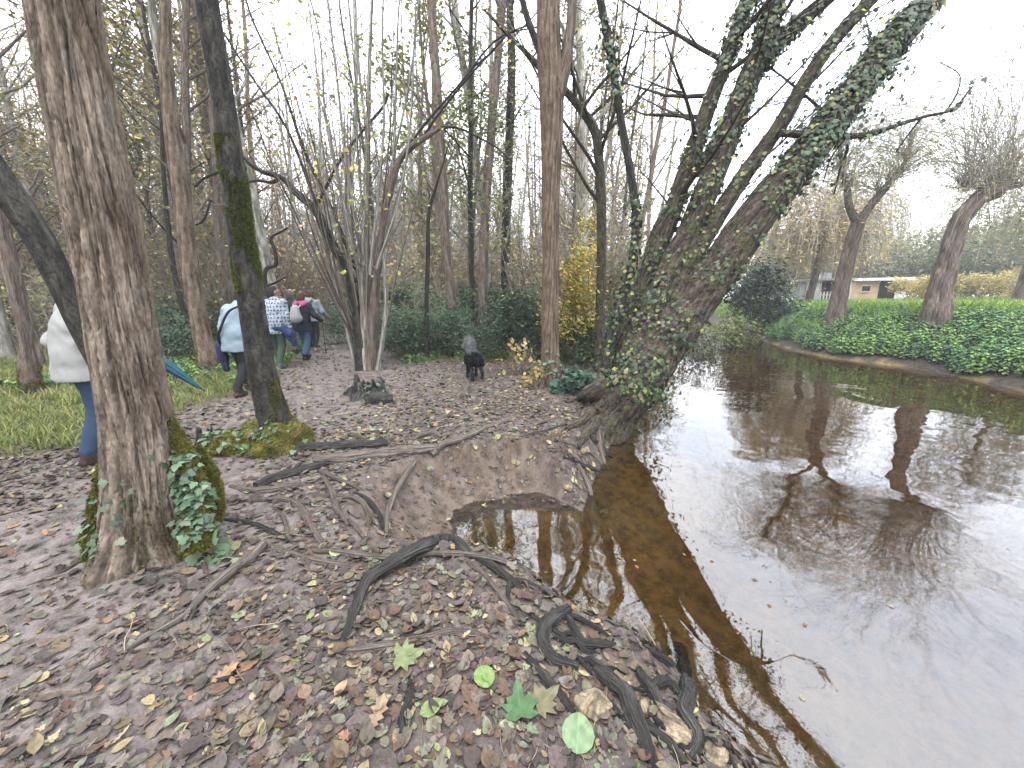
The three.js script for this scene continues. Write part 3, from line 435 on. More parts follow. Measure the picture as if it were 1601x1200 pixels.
function sapling(seed, h, c, chance, mat, twig) { // several thin stems from one foot
  const R = rng(seed), g = new THREE.Group(), out = NEWOUT(); g.name = 'sapling';
  for (let i = 0; i < 5; i++) { const a = R() * 6.283, sp = 0.15 + 0.3 * R(); grow(R, V(Math.cos(a) * 0.12, -0.15, Math.sin(a) * 0.12), V(Math.cos(a) * sp, 1, Math.sin(a) * sp).normalize(), h * (0.6 + 0.5 * R()), 0.024, 0, { ...BR, wob: 0.16, levels: 2, kids: [8, 4], from: [0.2, 0.2], spread: [0.7, 0.7], ratio: [0.4, 0.5], minR: 0.005, leafLevel: 1, seg: 0.5, step: 0.5 }, out); }
  finishTree(g, V(0, 0, 0), out, twig, { R, gap: 0.3, s: 0.085, chance, c, limbMat: mat }); return g;
}
const saps = [sapling(301, 4.5, YG, 0.4, M.twig, M.twig), sapling(302, 5.5, TAN, 0.35, M.brown, M.twig), sapling(303, 3.6, [[0.10, 0.13, 0.05], [0.16, 0.18, 0.06], [0.3, 0.27, 0.08]], 0.6, M.twig, M.twigPale), sapling(304, 6, YG, 0.1, M.pale, M.twigPale)];
const treeKinds = ['slender pale woodland tree', 'tall pale woodland tree with tan leaves', 'brown stemmed woodland tree', 'greyish woodland tree', 'thin dark stemmed woodland tree'];
const whereIs = (x, z) => { const u = z > -1 ? -1e4 : CX + x / -z * FPX, far = z < -26 ? ' far off' : z < -17 ? ' farther back' : ''; return far + (u < 0 ? ' beyond the left edge' : u < 250 ? ' behind the big trunk' : u < 430 ? ' behind the mossy tree' : u < 540 ? ' behind the walkers' : u < 640 ? ' behind the hazel clump' : u < 760 ? ' behind the dog' : u < 860 ? ' left of the centre trunk' : u < 960 ? ' between centre trunk and leaning clump' : ' behind the leaning clump'); };
function plant(proto, x, z, s, turn, label, category, grp, first) { const o = first ? proto : dup(proto); if (first) { o.name = numbered(proto.name); scene.add(o); } tag(o, label, category, grp); o.position.set(x, ground(x, z) - 0.03, z); o.scale.setScalar(s); o.rotation.y = turn; return o; }
{
  const R = rng(77), used = kinds.map(() => false), usedS = saps.map(() => false), spots = [];
  const free = (x, z, m) => spots.every((q) => Math.hypot(q[0] - x, q[1] - z) > m);
  let n = 0;
  for (let i = 0; i < 4000 && n < 210; i++) {
    const z = -11 - Math.pow(R(), 0.85) * 44, x = lerp(z * 1.5 - 4, Math.min(14, -z * 0.35), R()), L = land(x, z); if (L.far || L.s < 1.2 || pathDist(x, z) < 1.5 || !free(x, z, 1.5)) continue;
    if (Math.abs(x + 3.2) < 1.1 && z > -14) continue;
    spots.push([x, z]); const k = Math.floor(R() * kinds.length); plant(kinds[k], x, z, 0.8 + 0.4 * R(), R() * 6.283, treeKinds[k] + whereIs(x, z), 'tree', 'trees of the wood' + whereIs(x, z), !used[k]); used[k] = true; n++;
  }
  for (const [x, z, k] of [[-8.5, -5.5, 0], [-10.5, -8.5, 3], [-7.6, -9.6, 2], [-6.2, -10.6, 1], [-12, -6, 1], [-13, -10, 0], [-9, 2, 3], [-5, 4, 0], [-1.5, 5, 1], [-9.3, -11.4, 4]]) { plant(kinds[k], x, z, 0.9, x * 3, treeKinds[k] + whereIs(x, z), 'tree', 'trees of the wood' + whereIs(x, z), !used[k]); used[k] = true; }
  let m = 0; const sl = ['yellow leaved sapling', 'tan leaved sapling', 'green leaved sapling', 'almost leafless pale sapling'];
  for (let i = 0; i < 3000 && m < 150; i++) {
    const z = -10.5 - Math.pow(R(), 1.1) * 30, x = lerp(z * 1.45 - 3, Math.min(12, -z * 0.33), R()), L = land(x, z); if (L.far || L.s < 0.9 || pathDist(x, z) < 1.7 || !free(x, z, 0.8)) continue;
    spots.push([x, z]); const k = Math.floor(R() * saps.length); plant(saps[k], x, z, 0.7 + 0.6 * R(), R() * 6.283, sl[k] + whereIs(x, z), 'sapling', 'saplings' + whereIs(x, z), !usedS[k]); usedS[k] = true; m++;
  }
}
{ // leafy autumn trees that fill the wood with olive and tan
  const R = rng(79), ps = [[0, [[0.2, 0.17, 0.06], [0.26, 0.2, 0.07], [0.15, 0.14, 0.05]], 'tan leaved'], [1, [[0.13, 0.15, 0.045], [0.18, 0.19, 0.055], [0.24, 0.22, 0.06]], 'olive leaved'], [2, [[0.28, 0.18, 0.075], [0.22, 0.15, 0.07], [0.32, 0.22, 0.08]], 'russet leaved']].map(([k, c, n]) => [wildTree(421 + k, 10 + k * 2, 0.1, [M.brown, M.grey, M.dark][k], M.twig, { name: 'autumn_tree', from: 0.14, count: 20, br: { kids: [5, 3], len: 2.3 }, leaf: { c, chance: 0.9, per: 2, gap: 0.7, s: 0.14 } }), n]);
  const used = [0, 0, 0]; let n = 0; for (let i = 0; i < 2000 && n < 46; i++) { const left = R() < 0.55, z = -12 - 26 * R(), x = left ? lerp(z * 1.5 - 3, z * 0.75, R()) : lerp(z * 0.7, Math.min(12, -z * 0.3), R()), L = land(x, z); if (L.far || L.s < 1.5 || pathDist(x, z) < 2.4) continue; const k = Math.floor(R() * 3); plant(ps[k][0], x, z, 0.75 + 0.5 * R(), R() * 6.283, ps[k][1] + ' autumn tree' + whereIs(x, z), 'tree', 'autumn trees' + whereIs(x, z), !used[k]); used[k] = 1; n++; }
}
{ // farther off the wood reads as one mass
  const R = rng(88), list = [], mk = (seed, mat) => { const t = wildTree(seed, 16, 0.14, M.pale, M.twigPale, { name: 'x', from: 0.06, count: 26, br: { kids: [5, 3], minR: 0.014 } }); return merge(t.children.map((c) => c.geometry)); };
  const g = mk(401);
  for (let i = 0; i < 12000 && list.length < 900; i++) { const a = -2.4 + 4.4 * R(), d = 38 + 70 * R(), x = Math.sin(a) * d, z = -Math.cos(a) * d, L = land(x, z); if (L.s < 3 || pathDist(x, z) < 3) continue; if (L.far && d < 66) continue; list.push({ p: V(x, ground(x, z), z), spin: R() * 6.283, s: (L.far ? 0.55 : 0.95) * (0.75 + 0.5 * R()), c: vary(R, L.far ? [0.17, 0.17, 0.1] : [0.23, 0.19, 0.14], 0.25) }); }
  const o = new THREE.Group(); o.name = 'distant_wood'; stuff(o); scene.add(o); scatter('trunks_and_twigs', g, matte({ roughness: 0.95 }), list, o);
  const tp = []; { const q = wildTree(402, 16, 0.14, M.pale, M.twigPale, { name: 'x', from: 0.06, count: 24, br: { kids: [5, 3], minR: 0.014 }, leaf: { c: [[1, 1, 1]], chance: 0.8, gap: 1, s: 0.2 } }); const lv = q.children.find((c) => c.name === 'leaves').geometry; lv.deleteAttribute('color'); scatter('leaves', lv, M.herb, list.map((l) => ({ ...l, spin: R() * 6.283, c: vary(R, [[0.2, 0.18, 0.075], [0.24, 0.17, 0.08], [0.15, 0.16, 0.07]][Math.floor(R() * 3)], 0.3) })), o); }
  tag(o, 'far pale wood closing the view all round', 'wood');
}
{ // brushwood under the trees: twigs and withered leaves nobody could count
  const R = rng(95), out = NEWOUT(); for (let i = 0; i < 7; i++) { const a = R() * 6.283, sp = 0.2 + 0.5 * R(); grow(R, V((R() - .5) * 1.2, -0.1, (R() - .5) * 1.2), V(Math.cos(a) * sp, 1, Math.sin(a) * sp).normalize(), 2.2 + 2.4 * R(), 0.016, 0, { ...BR, wob: 0.25, kids: [7, 4], from: [0.1, 0.1], spread: [0.8, 0.8], ratio: [0.45, 0.5], minR: 0.006, seg: 0.5, step: 0.6 }, out); }
  const tw = merge([...out.limbs, ...out.twigs]), lv = leafCloud(out.tips.filter(() => R() < 0.55).map((t) => ({ p: t.clone().add(V((R() - .5) * .3, (R() - .5) * .3, (R() - .5) * .3)), s: 0.07 + 0.06 * R() })), leafTiny, [[1, 1, 1]], R), a = [], b = [];
  for (let i = 0; i < 9000 && a.length < 620; i++) { const z = -12 - 36 * Math.pow(R(), 0.8), x = lerp(z * 1.5 - 3, Math.min(13, -z * 0.36), R()), L = land(x, z); if (L.far || L.s < 1.3 || pathDist(x, z) < 2.0) continue; const q = { p: V(x, ground(x, z), z), spin: R() * 6.283, s: 0.8 + 1.1 * R() }; a.push({ ...q, c: vary(R, [0.16, 0.13, 0.10], 0.3) }); b.push({ ...q, c: vary(R, [[0.26, 0.2, 0.09], [0.2, 0.2, 0.07], [0.28, 0.19, 0.1], [0.14, 0.15, 0.07]][Math.floor(R() * 4)], 0.3) }); }
  const o = new THREE.Group(); o.name = 'brushwood'; o.userData.kind = 'stuff'; scene.add(o); tag(o, 'brownish brushwood with withered leaves under the trees', 'brushwood');
  tw.deleteAttribute('uv'); scatter('twigs', tw, matte({ roughness: 0.95 }), a, o); lv.deleteAttribute('color'); scatter('leaves', lv, M.herb, b, o);
}
// ---------------------------------------------------------------- bushes
function bush(seed, name, rx, h, n, s, c, g0 = leafTiny, twig = M.twig, hollow = 0.35) {
  const R = rng(seed), g = new THREE.Group(), places = [], out = NEWOUT(); g.name = name;
  const blobs = []; for (let i = 0; i < 9; i++) { const a = R() * 6.283, q = Math.sqrt(R()) * rx * 0.7; blobs.push([Math.cos(a) * q, h * (0.25 + 0.6 * R()) * (1 - 0.3 * q / rx), Math.sin(a) * q, rx * (0.3 + 0.25 * R())]); }
  for (let i = 0; i < n; i++) { const b = blobs[Math.floor(R() * blobs.length)], v = V(R() - .5, R() - .5, R() - .5).normalize().multiplyScalar(b[3] * Math.pow(lerp(hollow, 1, R()), 0.6) * (1 + 0.35 * (R() - .5))); v.y *= h / (2.2 * rx) + 0.35; const p = V(b[0], b[1], b[2]).add(v); if (p.y < 0.03) p.y = 0.03 + 0.2 * R(); places.push({ p, s: s * (0.6 + 0.8 * R()) }); }
  for (let i = 0; i < 8; i++) { const b = blobs[i], e = V(b[0], b[1], b[2]); grow(R, V((R() - .5) * 0.2, -0.1, (R() - .5) * 0.2), e.clone().normalize(), e.length() * 1.35, 0.02, 0, { ...BR, levels: 1, kids: [5], spread: [0.7], ratio: [0.45], seg: 0.3, step: 0.25 }, out); }
  const st = merge([...out.limbs, ...out.twigs]); stuff(mesh('stems', st, twig, g)); stuff(mesh('leaves', leafCloud(places, g0, c, R), M.leafWhite, g)); return g;
}
const DG = [[0.04, 0.075, 0.035], [0.055, 0.10, 0.05], [0.075, 0.12, 0.065], [0.035, 0.06, 0.035], [0.10, 0.13, 0.06]];
const bushes = [bush(501, 'evergreen_bush', 1.1, 1.7, 3800, 0.085, DG), bush(502, 'evergreen_bush', 1.3, 1.4, 4200, 0.075, DG), bush(503, 'evergreen_bush', 0.9, 1.9, 3400, 0.08, [[0.05, 0.085, 0.045], [0.09, 0.13, 0.065], [0.12, 0.15, 0.07]])];
{
  const used = [0, 0, 0]; const R = rng(9);
  const put = (u, d, k, s, label) => { const q = at(u, 465, d); plant(bushes[k], q.x, q.z, s, R() * 6, ['rounded', 'low wide', 'tall light'][k] + ' evergreen bush' + whereIs(q.x, q.z), 'bush', 'evergreen bushes' + whereIs(q.x, q.z), !used[k]); used[k] = 1; };
  const b1 = 'low evergreen bush among the trunks at the edge of the clearing';
  for (const [u, d, k, s] of [[628, 10.2, 0, 0.8], [660, 11, 1, 0.95], [700, 10.6, 0, 0.8], [738, 11.4, 2, 1.0], [775, 10.4, 1, 0.85], [812, 11, 0, 1.1], [842, 10.4, 2, 1.0], [600, 12.4, 1, 1.0], [680, 13, 2, 1.2], [760, 13.2, 0, 1.2], [830, 13, 1, 1.3], [640, 14.5, 0, 1.2], [718, 15, 1, 1.2], [265, 9.9, 1, 0.85], [240, 10.6, 0, 0.9], [300, 10.9, 2, 0.85], [350, 11.6, 0, 0.8], [200, 11.5, 1, 1], [395, 13, 1, 0.9], [540, 13.5, 2, 0.9], [890, 10, 1, 0.9], [925, 9.2, 0, 0.7], [540, 18, 0, 1.3], [860, 15, 0, 1.4], [930, 13, 2, 1.5], [980, 11, 1, 1.0]]) put(u, d, k, s, b1);
  const put2 = (o, u, d, s, label, cat = 'bush') => { const q = at(u, 465, d); plant(o, q.x, q.z, s, 1, label, cat, undefined, true); };
  put2(bush(511, 'golden_bush', 0.8, 3.7, 4600, 0.085, [[0.46, 0.33, 0.04], [0.5, 0.38, 0.055], [0.33, 0.29, 0.05], [0.25, 0.25, 0.06]]), 905, 9.4, 1.05, 'tall golden leaved bush between the centre trunk and the leaning clump');
  put2(bush(512, 'yellow_shrub', 0.42, 0.85, 110, 0.1, [[0.3, 0.23, 0.08], [0.33, 0.28, 0.12], [0.25, 0.18, 0.07]], LEAF.oval), 808, 8.1, 1, 'little shrub with pale yellow leaves right of the dog');
  put2(bush(513, 'dark_holly', 2.3, 4.6, 6500, 0.2, [[0.01, 0.024, 0.013], [0.016, 0.036, 0.018], [0.03, 0.05, 0.022], [0.06, 0.075, 0.028]], leafTiny, M.twig, 0.1), 1185, 22, 1, 'dark evergreen hanging over the far bend of the river');
  put2(bush(514, 'bank_bush', 1.5, 1.9, 4500, 0.13, [[0.10, 0.13, 0.02], [0.16, 0.17, 0.03], [0.06, 0.08, 0.02]]), 1140, 17.5, 1.0, 'yellow green bush on the near bank at the river bend');
  put2(bush(515, 'bank_thicket', 1.5, 1.5, 4000, 0.09, [[0.04, 0.04, 0.025], [0.07, 0.06, 0.035], [0.09, 0.1, 0.03]]), 1085, 13.5, 0.9, 'brownish thicket on the near bank past the leaning clump');
}
// ---------------------------------------------------------------- far bank: pollard willows, weeping willow, yellow scrub
function strands(R, from, n, spread, len, up, droop, minR, out, leafGap) { // long thin shoots that arch over
  for (let i = 0; i < n; i++) {
    const a = R() * 6.283, e = up + (R() - .5) * 0.9, d = V(Math.cos(a) * Math.cos(e), Math.sin(e), Math.sin(a) * Math.cos(e)), p = from.clone().add(V((R() - .5) * spread, (R() - .5) * spread, (R() - .5) * spread)), m = 9, L = len * (0.5 + 0.8 * R()), pts = [{ p: p.clone(), r: minR * 2.2 }];
    for (let k = 1; k <= m; k++) { d.y -= droop * (k / m) * 0.5; d.x += (R() - .5) * 0.16; d.z += (R() - .5) * 0.16; d.normalize(); p.addScaledVector(d, L / m); pts.push({ p: p.clone(), r: minR * lerp(2, 0.8, k / m) }); if (k > 2) for (let q = 0; q < leafGap; q++) out.tips.push(p.clone().addScaledVector(d, -R() * L / m)); }
    out.twigs.push(tube(pts, 3, { step: L / m }));
  }
}
const OLIVE = [[0.2, 0.19, 0.075], [0.26, 0.23, 0.09], [0.16, 0.16, 0.06]], STRAW = [[0.36, 0.27, 0.1], [0.42, 0.33, 0.13], [0.3, 0.21, 0.08]];
{
  const R = rng(61), d = 16; const pts = trunkPts([[1310, 474, 30], [1317, 440, 26], [1325, 405, 25], [1336, 365, 24], [1342, 345, 22]], d); sink(pts, 0.3);
  const base = pts[1].p.clone(), g = group('willow', base, 'forked willow on the far bank in front of the sheds', 'tree'); base.y = ground(base.x, base.z); g.position.copy(base);
  mesh('trunk', shift(tube(pts, 20, { step: 0.08, rough: lumpy(0.16, 5, 5) }), base), M.brown, g);
  const out = NEWOUT();
  for (const px of [[[1341, 350, 16], [1328, 325, 13], [1323, 290, 11], [1316, 260, 9], [1312, 225, 7]], [[1342, 348, 18], [1358, 325, 15], [1378, 300, 14], [1400, 275, 11], [1418, 245, 8], [1425, 205, 6]]]) { const q = trunkPts(px, d); mesh('limb', shift(tube(q, 10, { step: 0.1, rough: lumpy(0.12, 5, 2) }), base), M.brown, g); for (const k of [2, 3, 4]) strands(R, q[k].p, 80, 0.3, 4.6, 0.85, 1.1, 0.0045, out, 3); }
  finishTree(g, base, out, M.twigPale, { R, chance: 0.7, gap: 0.2, s: 0.15, g: leafLong, c: OLIVE });
}
{
  const R = rng(62), d = 12.8; const pts = trunkPts([[1464, 487, 50], [1470, 450, 40], [1482, 405, 36], [1492, 370, 33], [1507, 335, 32], [1530, 310, 32], [1552, 298, 40], [1560, 290, 30]], d); sink(pts, 0.3);
  const base = pts[1].p.clone(); base.y = ground(base.x, base.z); const g = group('pollard_willow', base, 'leaning pollard willow with knobbly head at the right edge', 'tree');
  mesh('trunk', shift(tube(pts, 26, { step: 0.06, rough: lumpy(0.2, 6, 8) }), base), M.brown, g);
  const out = NEWOUT(); const heads = [at(1552, 292, d), at(1512, 290, d), at(1585, 286, d)];
  for (const px of [[[1545, 298, 16], [1525, 290, 13], [1508, 288, 11], [1498, 280, 8]], [[1560, 296, 18], [1582, 290, 14], [1605, 286, 11], [1630, 280, 9]]]) mesh('limb', shift(tube(trunkPts(px, d), 10, { step: 0.06, rough: lumpy(0.2, 8, 3) }), base), M.brown, g);
  for (const h of heads) { strands(R, h, 115, 0.35, 5.2, 1.1, 0.5, 0.0035, out, 2); strands(R, h, 40, 0.35, 2.8, 0.4, 1.0, 0.003, out, 2); }
  finishTree(g, base, out, M.twigPale, { R, chance: 0.45, gap: 0.15, s: 0.12, g: leafLong, c: OLIVE });
}
function weeping(u, d, h, w, n, label, seed, c, name = 'weeping_willow') {
  const R = rng(seed), q = at(u, 465, d), base = V(q.x, ground(q.x, q.z), q.z), g = group(name, base, label, 'tree'), out = NEWOUT();
  const pts = [{ p: V(0, -0.3, 0), r: 0.3 }, { p: V(0, 0.4, 0), r: 0.24 }, { p: V(0.2, h * 0.3, 0), r: 0.2 }, { p: V(-0.1, h * 0.6, 0.1), r: 0.12 }, { p: V(0.1, h * 0.85, 0), r: 0.05 }]; mesh('trunk', tube(pts, 12, { step: 0.2, rough: lumpy(0.15, 4, seed) }), M.brown, g);
  for (let i = 0; i < n; i++) { const a = R() * 6.283, p0 = V(0, h * (0.4 + 0.45 * R()), 0), e = 0.5 + 0.5 * R(); const tip = p0.clone().add(V(Math.cos(a) * w * (0.4 + 0.6 * R()), h * 0.22 * R(), Math.sin(a) * w * (0.4 + 0.6 * R()))); out.limbs.push(tube([{ p: p0, r: 0.05 }, { p: p0.clone().lerp(tip, 0.5).add(V(0, h * 0.08, 0)), r: 0.03 }, { p: tip, r: 0.015 }], 5, { step: 0.5 })); strands(R, tip, 30, w * 0.5, h * 0.46, 0.3, 2.4, 0.011, out, 3); }
  finishTree(g, V(0, 0, 0), out, M.twigPale, { R, chance: 0.7, gap: 0.25, s: 0.26, g: leafLong, c }); return g;
}
weeping(1265, 27, 8.5, 2.8, 26, 'straw coloured weeping willow left of the sheds', 63, STRAW); weeping(1335, 40, 10, 3.4, 12, 'pale weeping willow behind the sheds', 64, OLIVE); weeping(1590, 22, 8.5, 3, 14, 'olive weeping willow at the right edge behind the pollard', 65, OLIVE);
{
  const R = rng(66), yb = bush(521, 'yellow_scrub', 1.8, 2.4, 3200, 0.13, [[0.42, 0.36, 0.11], [0.5, 0.4, 0.12], [0.3, 0.3, 0.11], [0.36, 0.25, 0.1]]), gb = bush(522, 'grey_green_scrub', 2.6, 4.2, 4200, 0.2, [[0.10, 0.125, 0.06], [0.15, 0.17, 0.085], [0.2, 0.2, 0.1]]);
  [[1425, 30, 0.9], [1455, 27, 0.8], [1500, 29, 0.95], [1545, 26, 0.9], [1600, 28, 1.1], [1400, 36, 1]].forEach(([u, d, s], i) => { const q = at(u, 465, d); plant(yb, q.x, q.z, s, i * 2, 'yellow scrub bush behind the far bank', 'bush', 'yellow scrub behind the far bank', i === 0); });
  [[1370, 46, 1.6], [1420, 44, 1.7], [1480, 40, 1.6], [1530, 42, 1.9], [1590, 38, 1.9], [1650, 40, 2], [1310, 48, 1.8], [1230, 46, 2], [1450, 52, 2.2], [1560, 52, 2.5], [1270, 54, 2.2], [1345, 56, 2.2], [1190, 50, 2]].forEach(([u, d, s], i) => { const q = at(u, 465, d); plant(gb, q.x, q.z, s, i * 1.7, 'greyish green tree in the line far behind the sheds', 'tree', 'tree line far behind the far bank', i === 0); });
}
// ---------------------------------------------------------------- sheds and a wire stand behind the far bank
{
  const box = (w, h, d, x, y, z, ry = 0) => { const g = new THREE.BoxGeometry(w, h, d); if (ry) g.rotateY(ry); g.translate(x, y, z); return g; };
  const P = (c, r = 0.8) => matte({ color: new THREE.Color(...c), roughness: r, map: paintGrain });
  var paintGrain = tex(256, 1, (u, v) => { const k = 0.82 + 0.3 * pfbm(u, v, 3, 6, 5, 7); return [k, k, k]; }, true);
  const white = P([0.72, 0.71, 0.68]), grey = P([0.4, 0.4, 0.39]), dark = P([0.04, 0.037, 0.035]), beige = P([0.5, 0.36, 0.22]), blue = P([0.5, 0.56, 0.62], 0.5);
  const q = at(1283, 465, 30), y0 = ground(q.x, q.z) - 0.05, g = group('garden_shed', V(q.x, y0, q.z), 'white garden shed with flat roof and dark doorway beside the forked willow', 'shed'); g.rotation.y = -0.35;
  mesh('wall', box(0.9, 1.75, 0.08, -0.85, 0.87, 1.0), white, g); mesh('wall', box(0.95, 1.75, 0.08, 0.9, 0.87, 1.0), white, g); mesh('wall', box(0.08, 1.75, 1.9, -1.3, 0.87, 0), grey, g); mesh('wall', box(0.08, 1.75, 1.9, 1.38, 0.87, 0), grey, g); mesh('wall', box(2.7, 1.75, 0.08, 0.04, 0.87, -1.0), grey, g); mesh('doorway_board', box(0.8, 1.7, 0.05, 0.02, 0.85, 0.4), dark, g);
  const rf = mesh('roof', box(3.2, 0.12, 2.5, 0, 1.82, 0), P([0.52, 0.51, 0.48]), g); mesh('roof_box', box(0.7, 0.45, 0.6, -0.05, 2.11, 0.2), blue, rf);
  for (let i = 0; i < 5; i++) mesh('picket', box(0.09, 0.95, 0.04, -0.45 + i * 0.19, 0.5, 1.3), white, g); mesh('rail', box(0.98, 0.07, 0.03, -0.07, 0.75, 1.27), white, g);
  mesh('screen_panel', box(0.75, 1.3, 0.05, -1.95, 0.65, 0.9, 0.5), P([0.45, 0.44, 0.4]), g);
  const q2 = at(1364, 465, 34), y2 = ground(q2.x, q2.z) - 0.05, s = group('garden_cabin', V(q2.x, y2, q2.z), 'beige garden cabin with pale blue flat roof right of the forked willow', 'cabin'); s.rotation.y = -0.5;
  mesh('wall', box(1.5, 1.9, 0.1, -0.75, 0.95, 1.1), beige, s); mesh('wall', box(0.1, 1.9, 2.2, -1.46, 0.95, -0.06), beige, s); mesh('wall', box(0.6, 1.9, 0.1, 1.35, 0.95, 1.1), white, s); mesh('wall', box(3.1, 1.9, 0.1, 0.1, 0.95, -1.2), beige, s); mesh('wall', box(0.1, 1.9, 2.2, 1.62, 0.95, -0.06), white, s); mesh('doorway_board', box(1.0, 1.85, 0.06, 0.52, 0.93, 0.5), dark, s);
  const w = mesh('window', box(0.5, 0.45, 0.03, -0.8, 1.2, 1.17), dark, s); mesh('frame', box(0.58, 0.05, 0.05, -0.8, 1.45, 1.18), white, w); mesh('sill', box(0.6, 0.05, 0.09, -0.8, 0.95, 1.2), white, w);
  const r2 = mesh('roof', box(3.7, 0.14, 3.0, 0.1, 1.98, 0), blue, s); mesh('fascia', box(3.74, 0.2, 0.04, 0.1, 1.93, 1.53), white, r2);
  const q3 = at(1216, 465, 25), y3 = ground(q3.x, q3.z) - 0.05, t = group('wire_stand', V(q3.x, y3, q3.z), 'pale wire sided stand at the water bend left of the shed', 'stand');
  for (const [x, z] of [[-.5, -.35], [.5, -.35], [-.5, .35], [.5, .35]]) mesh('leg', box(0.06, 1.0, 0.06, x, 0.5, z), white, t); mesh('top', box(1.25, 0.07, 0.9, 0, 1.04, 0), P([0.68, 0.72, 0.75], 0.4), t);
  for (let i = 0; i < 5; i++) { mesh('wire', box(0.025, 1.25, 0.02, -0.4 + i * 0.2, 0.5, 0.37).translate(0, 0, 0), blue, t); } for (let i = 0; i < 4; i++) mesh('wire', box(1.0, 0.025, 0.02, 0, 0.15 + i * 0.25, 0.395), blue, t);
}
// ---------------------------------------------------------------- grass and ground plants
function tuft(seed, n, h, lean, w = 0.012) { const R = rng(seed), p = [], ix = []; for (let i = 0; i < n; i++) { const a = R() * 6.283, r = 0.05 * R(), x = Math.cos(a) * r, z = Math.sin(a) * r, l = lean * (0.4 + R()), H = h * (0.5 + 0.7 * R()), b = R() * 6.283, cx = Math.cos(b) * w / 2, cz = Math.sin(b) * w / 2, k = p.length / 3; p.push(x - cx, 0, z - cz, x + cx, 0, z + cz, x + Math.cos(a) * l * H * 0.35 - cx * .8, H * 0.6, z + Math.sin(a) * l * H * 0.35 - cz * .8, x + Math.cos(a) * l * H * 0.35 + cx * .8, H * 0.6, z + Math.sin(a) * l * H * 0.35 + cz * .8, x + Math.cos(a) * l * H, H * 0.95, z + Math.sin(a) * l * H); ix.push(k, k + 1, k + 2, k + 1, k + 3, k + 2, k + 2, k + 3, k + 4); } return geo(p, ix); }
function herb(seed, tiers, h, leaf, g0) { const R = rng(seed), parts = [], q = []; for (let t = 0; t < tiers; t++) for (let k = 0; k < 4; k++) { const g = g0.clone(), s = leaf * (1.1 - 0.6 * t / tiers) * (0.8 + 0.4 * R()); g.scale(s, s, s); g.rotateX(0.25 + 0.5 * R()); g.rotateY(k * 1.57 + t * 0.78 + 0.5 * R()); g.translate((R() - .5) * 0.06, h * (0.25 + 0.75 * (t + R() * .5) / tiers), (R() - .5) * 0.06); g.deleteAttribute('uv'); parts.push(g); } const st = tube([{ p: V(0, -0.03, 0), r: 0.006 }, { p: V(0.02, h * 0.5, 0), r: 0.005 }, { p: V(0, h, 0.02), r: 0.003 }], 3, { step: h / 2 }); st.deleteAttribute('uv'); return merge([...parts, st]); }
{
  const R = rng(71), blades = [], far = [], net = [], low = [];
  for (let i = 0; i < 90000 && blades.length < 15000; i++) { const z = -3.2 - 18 * Math.pow(R(), 1.4), x = lerp(z * 1.5 - 1, 4.5, R()), L = land(x, z); if (L.far || L.s < 0.5) continue; if (grassy(x, z, L) * (0.8 + 0.4 * fbm(x, 3, z, 2)) < 0.25 + 0.6 * R()) continue; blades.push({ p: V(x, ground(x, z) - 0.01, z), spin: R() * 6.283, s: 0.5 + 0.8 * R(), c: vary(R, [[0.10, 0.135, 0.03], [0.15, 0.17, 0.045], [0.2, 0.19, 0.07]][Math.floor(R() * 3)], 0.3) }); }
  tag(scatter('grass', tuft(1, 7, 0.13, 0.9), M.herb, blades), 'short green grass beside the muddy path', 'grass');
  for (let i = 0; i < 60000 && far.length < 16000; i++) { const z = 6 - 46 * R(), x = 9 + 32 * Math.pow(R(), 1.3), L = land(x, z); if (!L.far || L.s < 0.7 || L.s > 24) continue; if (grassy(x, z, L) < 0.2 + 0.5 * R()) continue; far.push({ p: V(x, ground(x, z) - 0.02, z), spin: R() * 6.283, s: 0.9 + 1.1 * R(), c: vary(R, L.s > 2.4 || z < -15 ? [0.17, 0.26, 0.035] : [0.09, 0.15, 0.03], 0.3) }); }
  tag(scatter('bank_grass', tuft(2, 8, 0.22, 0.7, 0.03), M.herb, far), 'bright green grass on top of the far bank', 'grass');
  const nettles = herb(3, 6, 0.55, 0.115, LEAF.ovalFlat);
  for (let i = 0; i < 90000 && net.length < 9500; i++) { const z = 4 - 34 * R(), x = 9 + 12 * R(), L = land(x, z), n = fbm(x * 0.45, 1, z * 0.45, 3); if (!L.far || L.s < 0.35 + 0.9 * n || L.s > 3.6 + 3 * n || (z < -14 && R() < 0.75)) continue; net.push({ p: V(x, ground(x, z) - 0.02, z), spin: R() * 6.283, s: (0.6 + 0.7 * R()) * (L.s > 2.4 ? 0.6 : 1), c: vary(R, [[0.065, 0.14, 0.045], [0.095, 0.19, 0.06], [0.06, 0.12, 0.05], [0.13, 0.22, 0.06]][clamp(Math.floor(R() * 2.2 + 2 + 3.5 * fbm(x * 0.8, 7, z * 0.8, 3)), 0, 3)], 0.3) }); }
  tag(scatter('nettles', nettles, M.herb, net), 'bushy green nettles covering the slope of the far bank', 'nettles');
  const sprig = herb(4, 3, 0.16, 0.09, LEAF.oval);
  for (let i = 0; i < 60000 && low.length < 2600; i++) { const z = -6.5 - 8 * R(), x = -9 + 12 * R(), L = land(x, z); if (L.far || L.s < 0.6 || grassy(x, z, L) < 0.3 + 0.4 * R() || fbm(x * .8, 4, z * .8, 3) < -0.05) continue; low.push({ p: V(x, ground(x, z) - 0.01, z), spin: R() * 6.283, s: 0.6 + 0.9 * R(), c: vary(R, [[0.08, 0.15, 0.035], [0.13, 0.2, 0.05], [0.06, 0.11, 0.04]][Math.floor(R() * 3)], 0.3) }); }
  tag(scatter('ground_plants', sprig, M.herb, low), 'low leafy plants along the back edge of the clearing', 'plants');
}
